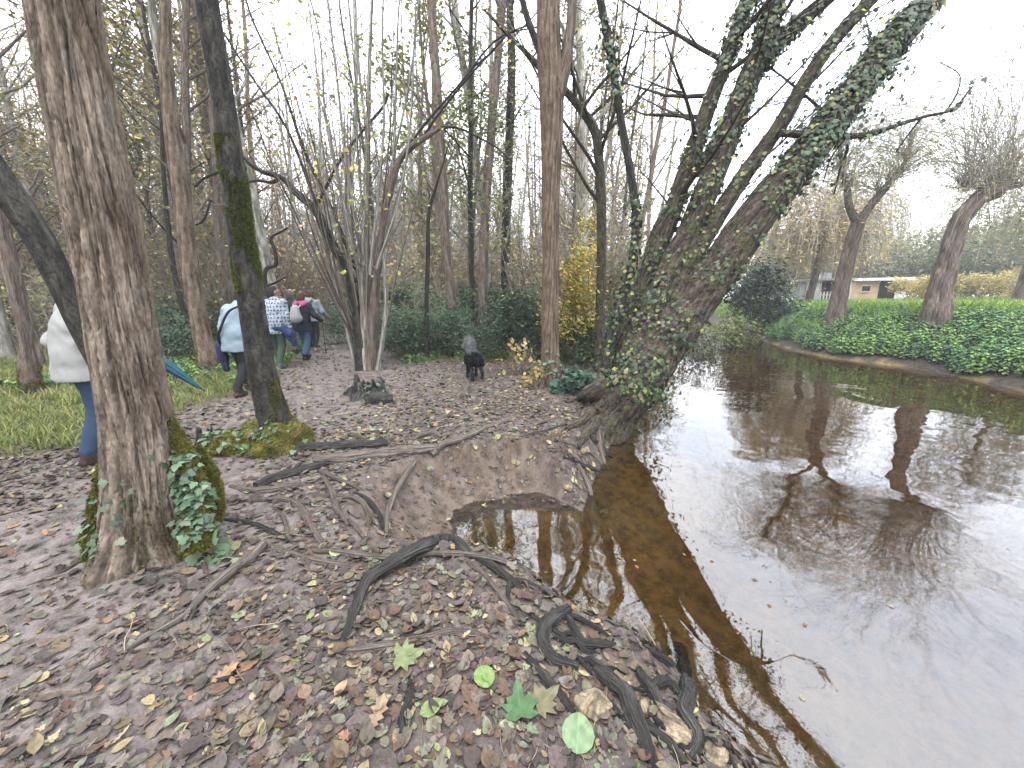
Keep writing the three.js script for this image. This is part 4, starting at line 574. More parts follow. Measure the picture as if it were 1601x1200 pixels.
// ---------------------------------------------------------------- roots, logs and sticks along the bank: [u, v, width, lift in metres]
function rootGeo(list, o = {}) {
  const pts = list.map(([u, v, w, lift = 0]) => { const q = onGround(u, v), r = metres(w, u, v, -q.z / 1) / 2; let p = q; if (lift > 0.02) { const d = -q.z - lift * 0.75; p = at(u, v, d); p.y = Math.max(p.y, ground(p.x, p.z) + r * 0.2); } else p.y += r * (o.sit ?? 0.35) + lift; return { p, r: r * 1.2 }; });
  if (o.bury) { const a = pts[0], b = pts[pts.length - 1]; a.p.y -= a.r * 1.6; b.p.y -= b.r * 1.6; }
  return { pts, g: tube(pts, o.sides ?? 12, { step: o.step ?? 0.012, rough: o.rough ?? ((a, l) => 1 + 0.3 * fbm(Math.cos(a) * 1.4 + (o.seed ?? 0), Math.sin(a) * 1.4, l * 9, 3) * 1.7 + 0.2 * noise(l * 11, o.seed ?? 0, 3) - 0.16 * sstep(0.2, 0, Math.abs(noise(Math.cos(a) * 3.2, Math.sin(a) * 3.2 + (o.seed ?? 0), l * 7)))) }) };
}
function root(name, list, mat, label, category = 'root', o = {}) { const r = rootGeo(list, o), b = r.pts[0].p.clone(); const m = top(name, shift(r.g, b), mat, label, category, o.group); m.position.copy(b); return m; }
root('arched_root', [[533, 1016, 13], [545, 985, 15], [557, 949, 16, .03], [576, 905, 17, .07], [621, 874, 18, .12], [662, 853, 18, .16], [704, 846, 18, .15], [724, 858, 15, .09], [738, 874, 12]], M.rootDark, 'thick grey root arching up in front of the brown cove', 'root', { seed: 1 });
root('fallen_log', [[462, 704, 13], [500, 702, 14], [560, 699, 14], [606, 695, 11]], M.rootDark, 'dark fallen log lying along the rim of the eroded bank', 'log', { seed: 2, sit: 0.6 });
root('fallen_log', [[492, 722, 13, .02], [530, 717, 17, .05], [587, 710, 17, .06], [640, 704, 16, .06], [684, 700, 12, .03]], M.root, 'grey brown log overhanging the eroded cove', 'log', { seed: 3 });
root('bank_root', [[400, 762, 13], [430, 750, 16], [470, 739, 15], [508, 727, 12]], M.rootDark, 'dark log at the foot of the mossy mound', 'log', { seed: 4, sit: 0.5 });
root('bank_root', [[674, 712, 9], [690, 700, 9, .02], [719, 686, 9, .03], [760, 670, 7], [800, 656, 4]], M.root, 'root curving up from the cove onto the clearing', 'root', { seed: 5 });
root('bank_root', [[612, 700, 6], [630, 686, 6], [644, 671, 5], [672, 647, 4]], M.root, 'slender root running back over the clearing from the log', 'root', { seed: 6 });
root('bank_root', [[640, 690, 5], [662, 682, 6, .02], [680, 676, 6, .03], [690, 684, 5]], M.root, 'short bent root at the end of the overhanging log', 'root', { seed: 7 });
root('leaning_stick', [[648, 722, 7, .03], [625, 757, 8, .12], [608, 795, 8, .12], [602, 832, 8, .08], [590, 868, 8, .01]], M.root, 'pale stick leaning from the rim into the cove', 'stick', { seed: 8, rough: lumpy(0.1, 8, 2) });
root('pink_root', [[352, 782, 5], [400, 783, 7], [440, 781, 8], [462, 787, 10], [480, 810, 11], [497, 842, 10], [510, 862, 8]], M.root, 'reddish root bending down the slope left of the cove', 'root', { seed: 9 });
root('pink_root', [[488, 776, 5], [530, 777, 6], [557, 783, 6, .02], [573, 800, 5, .02], [576, 828, 4]], M.root, 'thin root curling over the sandy slope of the cove', 'root', { seed: 10 });
root('pink_root', [[500, 736, 6], [524, 750, 6, .02], [556, 764, 5, .02], [586, 779, 4]], M.root, 'thin root running down from the mossy mound', 'root', { seed: 11 });
root('pink_root', [[460, 861, 7], [524, 865, 9, .01], [575, 872, 9, .01], [610, 876, 9, .02], [677, 870, 8, .02], [737, 872, 9, .02], [785, 881, 8, .02], [822, 892, 4]], M.root, 'long root running from the slope to the water behind the arched root', 'root', { seed: 12 });
root('pink_root', [[430, 857, 8], [460, 868, 10], [494, 877, 10], [550, 887, 9], [578, 894, 6]], M.root, 'short reddish root in front of the long one', 'root', { seed: 13 });
root('pink_root', [[545, 812, 5], [558, 826, 6], [570, 841, 6], [590, 868, 5]], M.root, 'thin root crossing the foot of the pale stick', 'root', { seed: 14 });
root('foreground_root', [[452, 1012, 5], [500, 1017, 9], [545, 1018, 12], [590, 1013, 14], [644, 1005, 13], [700, 990, 11], [735, 990, 8], [770, 998, 5]], M.root, 'brown root lying across the leaves in the middle foreground', 'root', { seed: 15 });
root('water_root', [[728, 874, 6], [760, 904, 7, .01], [786, 937, 7, .01], [814, 970, 6]], M.root, 'thin root running down to the water beside the cove', 'root', { seed: 16 });
root('water_root', [[795, 945, 8], [800, 915, 9, .01], [822, 912, 9], [852, 927, 6]], M.rootDark, 'dark crooked root at the mouth of the cove', 'root', { seed: 17 });
root('long_stick', [[412, 850, 15, .05], [396, 868, 17, .04], [360, 903, 17, .02], [315, 936, 13], [291, 963, 12], [234, 996, 10], [192, 1020, 8], [140, 1048, 5]], M.root, 'long tapering stick on the path below the big trunk', 'stick', { seed: 18, sit: 0.5 });
root('short_stick', [[316, 874, 7], [322, 892, 8], [334, 912, 6]], M.root, 'short stick under the thick end of the long stick', 'stick', { seed: 19 });
root('buried_root', [[352, 958, 5], [368, 985, 10], [385, 1012, 11], [405, 1037, 10], [436, 1066, 5]], M.root, 'half buried root on the path right of the long stick', 'root', { seed: 20, sit: 0.1 });
root('buried_root', [[142, 850, 4], [130, 873, 5], [90, 897, 5], [42, 916, 4]], M.root, 'thin root leaving the left foot of the big trunk', 'root', { seed: 21, sit: 0.2 });
root('buried_root', [[628, 1150, 12], [632, 1120, 17], [642, 1090, 14], [640, 1060, 6]], M.rootDark, 'dark stub of root among the fallen leaves at the bottom', 'root', { seed: 22, sit: 0.2 });
[[['reddish root sloping down right of the big trunk foot', [[350, 812, 5], [385, 818, 9], [420, 830, 9], [452, 848, 6]]], ['thin root beside the bending reddish root', [[430, 792, 4], [446, 815, 7], [452, 840, 7], [470, 862, 5]]], ['root emerging from the slope under the dark log', [[505, 745, 6], [520, 775, 9, .02], [528, 800, 8, .02], [545, 822, 5]]], ['short stub of root on the cove slope', [[556, 770, 5], [580, 790, 8, .02], [596, 815, 6, .02], [600, 838, 4]]], ['root along the near rim of the cove', [[585, 885, 6], [625, 892, 9], [665, 888, 9], [700, 893, 6]]], ['thick root on the slope below the mound', [[360, 760, 6], [395, 768, 12], [432, 766, 12], [470, 758, 8]]], ['twisted root above the water beside the arched root', [[745, 872, 7], [770, 890, 10, .02], [790, 905, 10, .02], [818, 925, 8]]]]][0].forEach(([label, l], i) => root('slope_root', l, i % 3 ? M.root : M.rootDark, label, 'root', { seed: 70 + i }));
// the dark tangle in the right foreground
const tangle = [
  ['thick dark loop of root round a hollow at the water', [[888, 952, 14, .04], [870, 962, 18, .04], [852, 985, 19, .02], [850, 1010, 19], [868, 1034, 18], [905, 1044, 12]]],
  ['dark root dipping into the water beside the root loop', [[888, 962, 9, .04], [900, 985, 10, .04], [912, 1003, 11, .03], [935, 1012, 10, .02], [962, 1010, 6, .01]]],
  ['thin dark root above the water beside the root loop', [[892, 960, 6, .06], [915, 970, 6, .05], [940, 985, 6, .03], [958, 1004, 5, .01]]],
  ['straight dark root among the leaves left of the tan stone', [[820, 1022, 8], [840, 1050, 15], [862, 1075, 16], [885, 1102, 14], [902, 1122, 7]]],
  ['heavy dark root running down past the tan stone', [[930, 1050, 12, .02], [945, 1064, 20, .02], [972, 1088, 24, .02], [988, 1118, 23, .01], [1005, 1152, 20], [1017, 1185, 18], [1030, 1215, 14]]],
  ['thin root under the heavy dark root', [[946, 1092, 9], [962, 1112, 11], [980, 1134, 11], [1006, 1162, 8]]],
  ['straight stub of root pointing at the water', [[998, 1045, 10, .03], [1006, 1062, 18, .03], [1018, 1085, 17, .02], [1032, 1110, 16], [1050, 1134, 10]]],
  ['outermost knotted dark root at the edge of the water', [[1010, 1018, 7, .01], [1035, 1030, 12, .03], [1058, 1046, 18, .05], [1073, 1070, 20, .05], [1074, 1098, 22, .04], [1070, 1116, 20, .04], [1085, 1138, 24, .03], [1091, 1162, 20, .02], [1078, 1188, 14]]],
  ['thick root in front of the largest wet stone', [[1005, 1134, 9], [1022, 1146, 15], [1048, 1168, 17], [1070, 1198, 13]]],
  ['last root leaving the bottom of the photograph at the water', [[1094, 1158, 8, .01], [1118, 1166, 11, .01], [1138, 1182, 10], [1150, 1206, 7]]],
  ['hooped root spanning the dark hole at the water', [[1012, 1090, 10, .02], [1018, 1075, 13, .04], [1032, 1065, 15, .05], [1050, 1070, 13, .05], [1064, 1088, 10, .04]]],
];
{ const R = rng(97); const named = ['first', 'second', 'third', 'fourth', 'fifth', 'sixth', 'seventh', 'eighth', 'ninth', 'tenth', 'eleventh', 'twelfth', 'thirteenth', 'fourteenth', 'fifteenth', 'sixteenth']; for (let i = 0; i < 16; i++) { const t = (i + 0.6 * R()) / 16, u = lerp(838, 1085, t), v = lerp(965, 1180, t) + 12 * (R() - .5), a = 0.15 + 0.7 * R(), l = []; let x = u - 14, y = v - 4, w = 5 + 6 * R(); for (let k = 0; k < 6; k++) { l.push([x, y, w * (1 - 0.09 * k), k > 1 && k < 5 ? 0.025 * R() : 0]); x += Math.cos(a - 0.4 * (k - 2) * (R() - .3)) * 17; y += (Math.sin(a) * 0.7 + (R() - .4) * 0.9) * 16; } tangle.push([`thin dark root at the water, ${named[i]} counted from the cove`, l]); } }
tangle.forEach(([label, l], i) => root('tangled_root', l, M.rootDark, label, 'root', { seed: 30 + i, sides: 16, step: 0.008, group: 'tangled roots at the water' }));
[['root gripping the bank at the right rim of the cove', [[880, 690, 5], [899, 697, 6], [922, 708, 6], [942, 728, 5, .02]]], ['root closest to the leaning clump above the water', [[915, 668, 6], [925, 686, 7], [942, 700, 6, .02], [956, 726, 5, .02]]], ['pale root dropping down the bank into the river', [[898, 715, 5], [908, 735, 6], [921, 765, 7, .02], [926, 790, 6, .02], [929, 812, 5]]], ['crossing root on the bank below the leaning clump', [[880, 715, 5], [900, 722, 6], [920, 732, 6], [945, 742, 5, .02]]], ['small root loop on the bank left of the leaning clump', [[830, 664, 5], [852, 660, 5, .01], [868, 654, 5], [880, 646, 4]]], ['straight root on the bank edge right of the centre trunk', [[800, 690, 4], [830, 680, 6], [862, 672, 5], [884, 664, 4]]], ['steep root under the foot of the leaning clump', [[936, 650, 10], [934, 680, 9], [938, 705, 7, .02], [950, 745, 5]]]].forEach(([label, l], i) => root('bank_root', l, i % 2 ? M.rootDark : M.root, label, 'root', { seed: 50 + i, step: 0.02 }));
{ // fine rootlets hanging from the rim
  const R = rng(91), g = []; for (let i = 0; i < 70; i++) { const u = 690 + 190 * R(), v = 690 - (u - 690) * 0.12 + 14 * R(), a = onGround(u, v), n = 4, pts = []; for (let k = 0; k <= n; k++) { const q = onGround(u + (R() - .5) * 10 + k * 3 * (R() - .3), v + k * (4 + 7 * R())); q.y += 0.012 + 0.03 * Math.sin(k / n * 3) * R(); pts.push({ p: q, r: 0.0035 - 0.0006 * k }); } g.push(tube(pts, 4, { step: 0.04 })); }
  const m = top('rootlets', merge(g), matte({ color: new THREE.Color(0.1, 0.068, 0.046), roughness: 0.9 }), 'fine rootlets hanging down the eroded face of the bank', 'rootlets'); stuff(m);
}
// ---------------------------------------------------------------- lumps: moss, stump, stones
function blob(rx, ry, rz, amp, f, seed, n = 40) { const g = new THREE.SphereGeometry(1, n, Math.round(n * 0.7)), p = g.attributes.position; for (let i = 0; i < p.count; i++) { const x = p.getX(i), y = p.getY(i), z = p.getZ(i), k = 1 + amp * fbm(x * f + seed, y * f, z * f, 4) * 2; p.setXYZ(i, x * rx * k, y * ry * k, z * rz * k); } const u = g.attributes.uv; for (let i = 0; i < u.count; i++) u.setXY(i, p.getX(i) + 0.6 * p.getZ(i), p.getY(i) * 0.8 + 0.8 * p.getZ(i)); g.computeVertexNormals(); return g; }
const stoneMat = matte({ ...barkTex(161, [0.13, 0.098, 0.06], [0.19, 0.15, 0.10], [0.09, 0.07, 0.045], [0.3, 0.3], 6, 12), bumpScale: 0.002, roughness: 0.75 });
[[927, 1108, 58, 40, 'large tan stone between the roots at the bottom'], [1008, 1106, 26, 30, 'small pale stone beside the straight stub of root'], [1052, 1143, 62, 40, 'largest wet tan stone at the edge of the water'], [1118, 1182, 46, 36, 'rounded tan stone in the bottom right corner of the bank'], [867, 677, 13, 10, 'little white stone on the bank right of the cove'], [905, 1172 - 130, 12, 9, 'tiny stone beside the root loop'], [985, 1062, 26, 18, 'flat brown stone in the shallows among the roots'], [912, 706, 22, 14, 'grey stone on the bank below the leaning clump'], [888, 762, 20, 12, 'muddy stone at the right shore of the cove'], [618, 864, 20, 10, 'pale pebble on the sand by the long root']].forEach(([u, v, w, h, label], i) => { const q = onGround(u, v), a = metres(w, u, v, -q.z) / 2, b = metres(h, u, v, -q.z) / 2; const m = top('stone', blob(a, b * 0.75, a * 0.75, 0.34, 1.1, i * 3.7, 28), stoneMat, label, 'stone'); m.position.copy(q); m.position.y += b * 0.25; m.rotation.y = i; });
const mossBlade = tuft(9, 4, 1, 0.8, 0.22);
function fuzz(g, mat, list, name = 'moss') { return scatter(name, mossBlade, mat, list, g); }
const fuzzMat = matte({ color: 0xffffff, roughness: 1 });
const MOSS = [[0.075, 0.082, 0.012], [0.11, 0.105, 0.018], [0.13, 0.105, 0.025], [0.05, 0.065, 0.012]];
// sampled points on a geometry that sits at offset o; keep(p world, n) -> bool
function sampleOn(g, o, n, R, keep) { const p = g.attributes.position, nn = g.attributes.normal, ix = g.index, out = [], a = new THREE.Vector3(), b = new THREE.Vector3(), c = new THREE.Vector3(), T = ix.count / 3; const cum = new Float32Array(T); let s = 0; for (let i = 0; i < T; i++) { a.fromBufferAttribute(p, ix.getX(i * 3)); b.fromBufferAttribute(p, ix.getX(i * 3 + 1)); c.fromBufferAttribute(p, ix.getX(i * 3 + 2)); s += b.sub(a).cross(c.sub(a)).length(); cum[i] = s; }
  for (let k = 0; k < n; k++) { const t = R() * s; let lo = 0, hi = T - 1; while (lo < hi) { const m = (lo + hi) >> 1; if (cum[m] < t) lo = m + 1; else hi = m; } let u = R(), v = R(); if (u + v > 1) { u = 1 - u; v = 1 - v; } const [i0, i1, i2] = [ix.getX(lo * 3), ix.getX(lo * 3 + 1), ix.getX(lo * 3 + 2)]; const q = a.fromBufferAttribute(p, i0).clone().multiplyScalar(1 - u - v).addScaledVector(b.fromBufferAttribute(p, i1), u).addScaledVector(c.fromBufferAttribute(p, i2), v), m = new THREE.Vector3().fromBufferAttribute(nn, i0); if (!keep || keep(q.clone().add(o), m)) out.push({ p: q, n: m }); } return out; }
const IVYG = [[0.025, 0.05, 0.02], [0.038, 0.07, 0.03], [0.055, 0.09, 0.045], [0.02, 0.036, 0.015], [0.08, 0.115, 0.065]];
function ivyPatch(g, geo0, n, R, keep, s0 = 0.05, name = 'ivy_leaves', palette = IVYG) { const l = sampleOn(geo0, g.position, n, R, keep).map(({ p, n: m }) => { const q = p.clone().addScaledVector(m, 0.01 + 0.05 * R() * R()); const nn = m.clone().multiplyScalar(0.7).add(V((R() - .5) * 0.8, 0.35 + 0.4 * R(), (R() - .5) * 0.8)).normalize(); return { p: q, n: nn, spin: R() * 6.283, s: s0 * (0.6 + 0.8 * R()), c: vary(R, palette[Math.floor(R() * palette.length)], 0.3) }; }); return scatter(name, LEAF.ivy, M.ivy, l, g); }
{ // moss cushions and ivy on the big trunk's foot
  const R = rng(101), b = bigTree.position;
  const cush = (u, v, d, w, h, seed, name = 'moss_cushion') => { const c = at(u, v, d), rx = metres(w, u, v, d) / 2, ry = metres(h, u, v, d) / 2; const g = blob(rx, ry, rx * 0.9, 0.28, 2.2, seed, 44); g.translate(c.x - b.x, c.y - b.y, c.z - b.z); const m = mesh(name, g, M.moss, bigTree); const l = sampleOn(g, b, 2600, R).map(({ p, n }) => ({ p, n, spin: R() * 6.28, s: 0.012 + 0.012 * R(), c: vary(R, MOSS[Math.floor(R() * 4)], 0.3) })); fuzz(bigTree, fuzzMat, l); return g; };
  const buttress = (px, seed) => { const pts = trunkPts(px, 2.2), g = tube(pts, 36, { step: 0.012, rough: (a, l) => 1 + 0.95 * fbm(Math.cos(a) * 1.3 + seed, Math.sin(a) * 1.3, l * 7, 4) + 0.1 * noise(Math.cos(a) * 6, Math.sin(a) * 6, l * 25) }); shift(g, b); mesh('mossy_buttress', g, M.moss, bigTree); fuzz(bigTree, fuzzMat, sampleOn(g, b, 6500, R).map(({ p, n }) => ({ p, n, spin: R() * 6.28, s: 0.009 + 0.012 * R(), c: vary(R, MOSS[Math.floor(R() * 4)], 0.3) }))); return g; };
  const lt = buttress([[176, 690, 14, 2.2], [170, 735, 30, 2.2], [164, 790, 40, 2.17], [160, 835, 48, 2.12], [156, 870, 44, 2.08]], 3), rt = buttress([[268, 655, 10, 2.25], [280, 695, 26, 2.26], [296, 740, 38, 2.24], [306, 785, 42, 2.2], [308, 830, 44, 2.13], [308, 860, 40, 2.08]], 7); buttress([[306, 700, 16, 2.42], [322, 742, 32, 2.4], [330, 790, 34, 2.33], [330, 820, 26, 2.28]], 9);
  ivyPatch(bigTree, rt, 620, R, (p, n) => n.z > -0.3 && p.y < 0.62 && p.y > 0.15, 0.048); ivyPatch(bigTree, lt, 110, R, (p, n) => n.x < 0.2 && p.y > 0.1, 0.05);
  const tr = bigTree.children.find((c) => c.name === 'trunk').geometry;
  ivyPatch(bigTree, tr, 9000, R, (p, n) => p.y < 0.75 && p.y > 0.12 && n.x > 0.35 && fbm(p.x * 3, p.y * 3, p.z * 3, 2) > -0.12 && R() < 0.55 * sstep(0.8, 0.35, p.y), 0.042);
  ivyPatch(bigTree, tr, 5000, R, (p, n) => p.y < 0.42 && p.y > 0.08 && n.x < -0.5 && R() < 0.35, 0.045);
  const lm = sampleOn(tr, b, 60000, R, (p, n) => p.y < 0.5 && n.z > -0.6 && fbm(p.x * 5, p.y * 4, p.z * 5, 3) > -0.16 + 0.75 * p.y + 0.12 * n.z).map(({ p, n }) => ({ p, n, spin: R() * 6.28, s: 0.006 + 0.009 * R(), c: vary(R, [...MOSS, [0.035, 0.028, 0.016], [0.045, 0.034, 0.022], [0.03, 0.024, 0.016]][Math.floor(R() * 7)], 0.3) })); fuzz(bigTree, fuzzMat, lm);
}
{ // moss on the dark tree, its mound, broken stump and ivy
  const R = rng(102), tr = mossyTree.children.find((c) => c.name === 'trunk').geometry, b = mossyTree.position;
  fuzz(mossyTree, fuzzMat, sampleOn(tr, b, 90000, R, (p, n) => (p.y > 1.6 && p.y < 3.0 && n.z > -0.5 && fbm(p.x * 6, p.y * 2.2, p.z * 6, 3) > -0.02 + 0.5 * Math.abs(p.y - 2.35) - 0.16) || (p.y < 0.75 && fbm(p.x * 6, p.y * 3, p.z * 6, 3) > -0.1 + 0.4 * p.y)).map(({ p, n }) => ({ p, n, spin: R() * 6.28, s: 0.01 + 0.012 * R(), c: vary(R, b.y + p.y > 1.3 ? [[0.085, 0.1, 0.015], [0.06, 0.08, 0.012]][Math.floor(R() * 2)] : MOSS[Math.floor(R() * 4)], 0.3) })));
  const q = onGround(428, 712), g = group('mossy_mound', q, 'mossy root mound with ivy under the dark tree', 'mound');
  const add = (u, v, d, w, h, seed, mat, name, k = 0.85) => { const c = at(u, v, d), rx = metres(w, u, v, d) / 2, ry = metres(h, u, v, d) / 2, gg = blob(rx, ry, rx * k, 0.32, 2, seed, 48); gg.translate(c.x - q.x, c.y - q.y, c.z - q.z); mesh(name, gg, mat, g); return gg; };
  const m1 = add(430, 700, 3.98, 122, 116, 2, M.moss, 'moss_cushion'), m2 = add(374, 706, 3.88, 92, 80, 4, M.moss, 'moss_cushion'), m3 = add(350, 696, 3.95, 76, 50, 6, M.rootDark, 'root_lump'), m4 = add(465, 716, 3.85, 40, 40, 8, M.rootDark, 'root_lump');
  for (const m of [m1, m2]) fuzz(g, fuzzMat, sampleOn(m, q, 3000, R).map(({ p, n }) => ({ p, n, spin: R() * 6.28, s: 0.014 + 0.014 * R(), c: vary(R, MOSS[Math.floor(R() * 4)], 0.3) })));
  ivyPatch(g, m1, 900, R, (p, n) => n.z > 0.1 && fbm(p.x * 5, p.y * 5, p.z * 5, 2) > 0.0, 0.05); ivyPatch(g, m2, 300, R, (p, n) => n.y > 0.1 && R() < 0.7, 0.06, 'ivy_leaves', [[0.06, 0.11, 0.035], [0.085, 0.14, 0.05]]); ivyPatch(g, m3, 160, R, (p, n) => n.y > 0.3, 0.07, 'ivy_leaves', [[0.06, 0.11, 0.035], [0.085, 0.14, 0.05]]);
}
for (const t of [redTree, edgeTree]) { const R = rng(104), tr = t.children.find((c) => c.name === 'trunk').geometry; fuzz(t, fuzzMat, sampleOn(tr, t.position, 16000, R, (p) => p.y < 0.5 && fbm(p.x * 5, p.y * 4, p.z * 5, 3) > -0.2 + 0.6 * p.y).map(({ p, n }) => ({ p, n, spin: R() * 6.28, s: 0.016 + 0.016 * R(), c: vary(R, MOSS[Math.floor(R() * 4)], 0.3) }))); }
function stump(name, u, v, w, h, label, seed, tilt = 0) { // hollow, jagged stump with splayed feet
  const q = onGround(u, v), R0 = metres(w, u, v, -q.z) / 2, H = metres(h, u, v, -q.z), n = 36, m = 12, p = [], ix = [], uv = [];
  for (let s = 0; s < 2; s++) for (let j = 0; j <= m; j++) for (let i = 0; i <= n; i++) { const a = i / n * 6.2832, t = s ? 1 - j / m * 0.8 : j / m, c = Math.cos(a), d = Math.sin(a), jag = 0.55 + 0.75 * Math.abs(noise(c * 2.2 + seed, d * 2.2, 3)) + 0.35 * noise(c * 5, d * 5, seed), flare = Math.exp(-t * 3.5) * (0.25 + 0.6 * Math.max(0, Math.cos(a * 4 + seed))), r = R0 * (0.55 + flare + 0.14 * noise(c * 3, d * 3, t * 3 + seed)) * (s ? 0.72 : 1); p.push(c * r + tilt * t, t * H * jag - 0.05, d * r); uv.push(i / n, t * H); }
  const W = n + 1; for (let j = 0; j < 2 * m + 1; j++) for (let i = 0; i < n; i++) { const a = j * W + i; ix.push(a, a + W, a + 1, a + 1, a + W, a + W + 1); }
  const g = group(name, q, label, 'stump'); const gg = geo(p, ix, uv); mesh('bark', gg, M.rootDark, g); return [g, gg];
}
{
  const R = rng(103), [s1, g1] = stump('stump', 577, 620, 86, 40, 'dark jagged stump with ivy in the middle of the clearing', 5.3); ivyPatch(s1, g1, 130, R, (p, n) => p.x > s1.position.x && n.y > -0.5, 0.06);
  stump('broken_stump', 330, 694, 62, 46, 'black broken stump beside the mossy mound', 8);
  root('stump_chunk', [[572, 632, 14], [585, 630, 20], [600, 629, 19], [613, 627, 12]], M.rootDark, 'short dark log in front of the clearing stump', 'log', { seed: 61, sit: 0.6, step: 0.02 });
  root('stump_root', [[560, 606, 9], [550, 610, 8], [540, 617, 6]], M.rootDark, 'stubby root reaching left from the clearing stump', 'root', { seed: 62, sit: 0.6, step: 0.02 });
  // ivy round the foot of the centre trunk and on the leaning clump's bank
  const tr = centreTree.children.find((c) => c.name === 'trunk').geometry; ivyPatch(centreTree, tr, 6000, R, (p, n) => p.y < 0.65 && R() < 0.4 * sstep(0.7, 0.1, p.y), 0.07);
  const q = at(892, 560, 6.6), b = bush(531, 'ivy_mound', 0.34, 0.5, 420, 0.1, [[0.03, 0.075, 0.045], [0.045, 0.1, 0.06], [0.025, 0.05, 0.03]], LEAF.ivy); plant(b, q.x, q.z, 1, 0, 'dark green ivy mound between the centre trunk and the leaning clump', 'ivy', undefined, true);
  const q2 = at(838, 600, 6.9), b2 = bush(532, 'dry_bramble', 0.3, 0.45, 160, 0.07, [[0.2, 0.15, 0.05], [0.1, 0.1, 0.04], [0.3, 0.22, 0.07]], LEAF.oval); plant(b2, q2.x, q2.z, 1, 0, 'dry bramble at the left foot of the centre trunk', 'bramble', undefined, true);
  const q4 = onGround(310, 872), b4 = bush(534, 'ivy_sprig', 0.12, 0.12, 26, 0.075, [[0.10, 0.16, 0.075], [0.14, 0.21, 0.11]], LEAF.ivy); plant(b4, q4.x + 0.08, q4.z, 1, 0, 'grey green ivy sprig at the right foot of the big trunk', 'ivy', undefined, true);
}
// ---------------------------------------------------------------- fallen leaves
const vein = tex(128, 1, (u, v) => { const x = Math.abs(u - 0.5), mid = sstep(0.03, 0.0, x), s = Math.abs(((v - x * 0.9) * 7 % 1 + 1) % 1 - 0.5), side = sstep(0.07, 0, s) * 0.5, n = pfbm(u, v, 5, 5, 4, 3); const k = clamp(0.78 + 0.35 * n + 0.25 * Math.max(mid, side), 0, 1.2); return [k, k, k * 0.95]; }, true);
const LIT = [[0.082, 0.065, 0.055], [0.065, 0.050, 0.045], [0.095, 0.076, 0.065], [0.107, 0.081, 0.060], [0.052, 0.040, 0.037], [0.129, 0.093, 0.063], [0.099, 0.090, 0.076], [0.120, 0.110, 0.086], [0.086, 0.055, 0.041], [0.069, 0.052, 0.052]], BRIGHT = [[0.19, 0.19, 0.09], [0.22, 0.165, 0.095], [0.155, 0.175, 0.105], [0.25, 0.2, 0.12], [0.2, 0.12, 0.065]];
M.litter.map = vein;
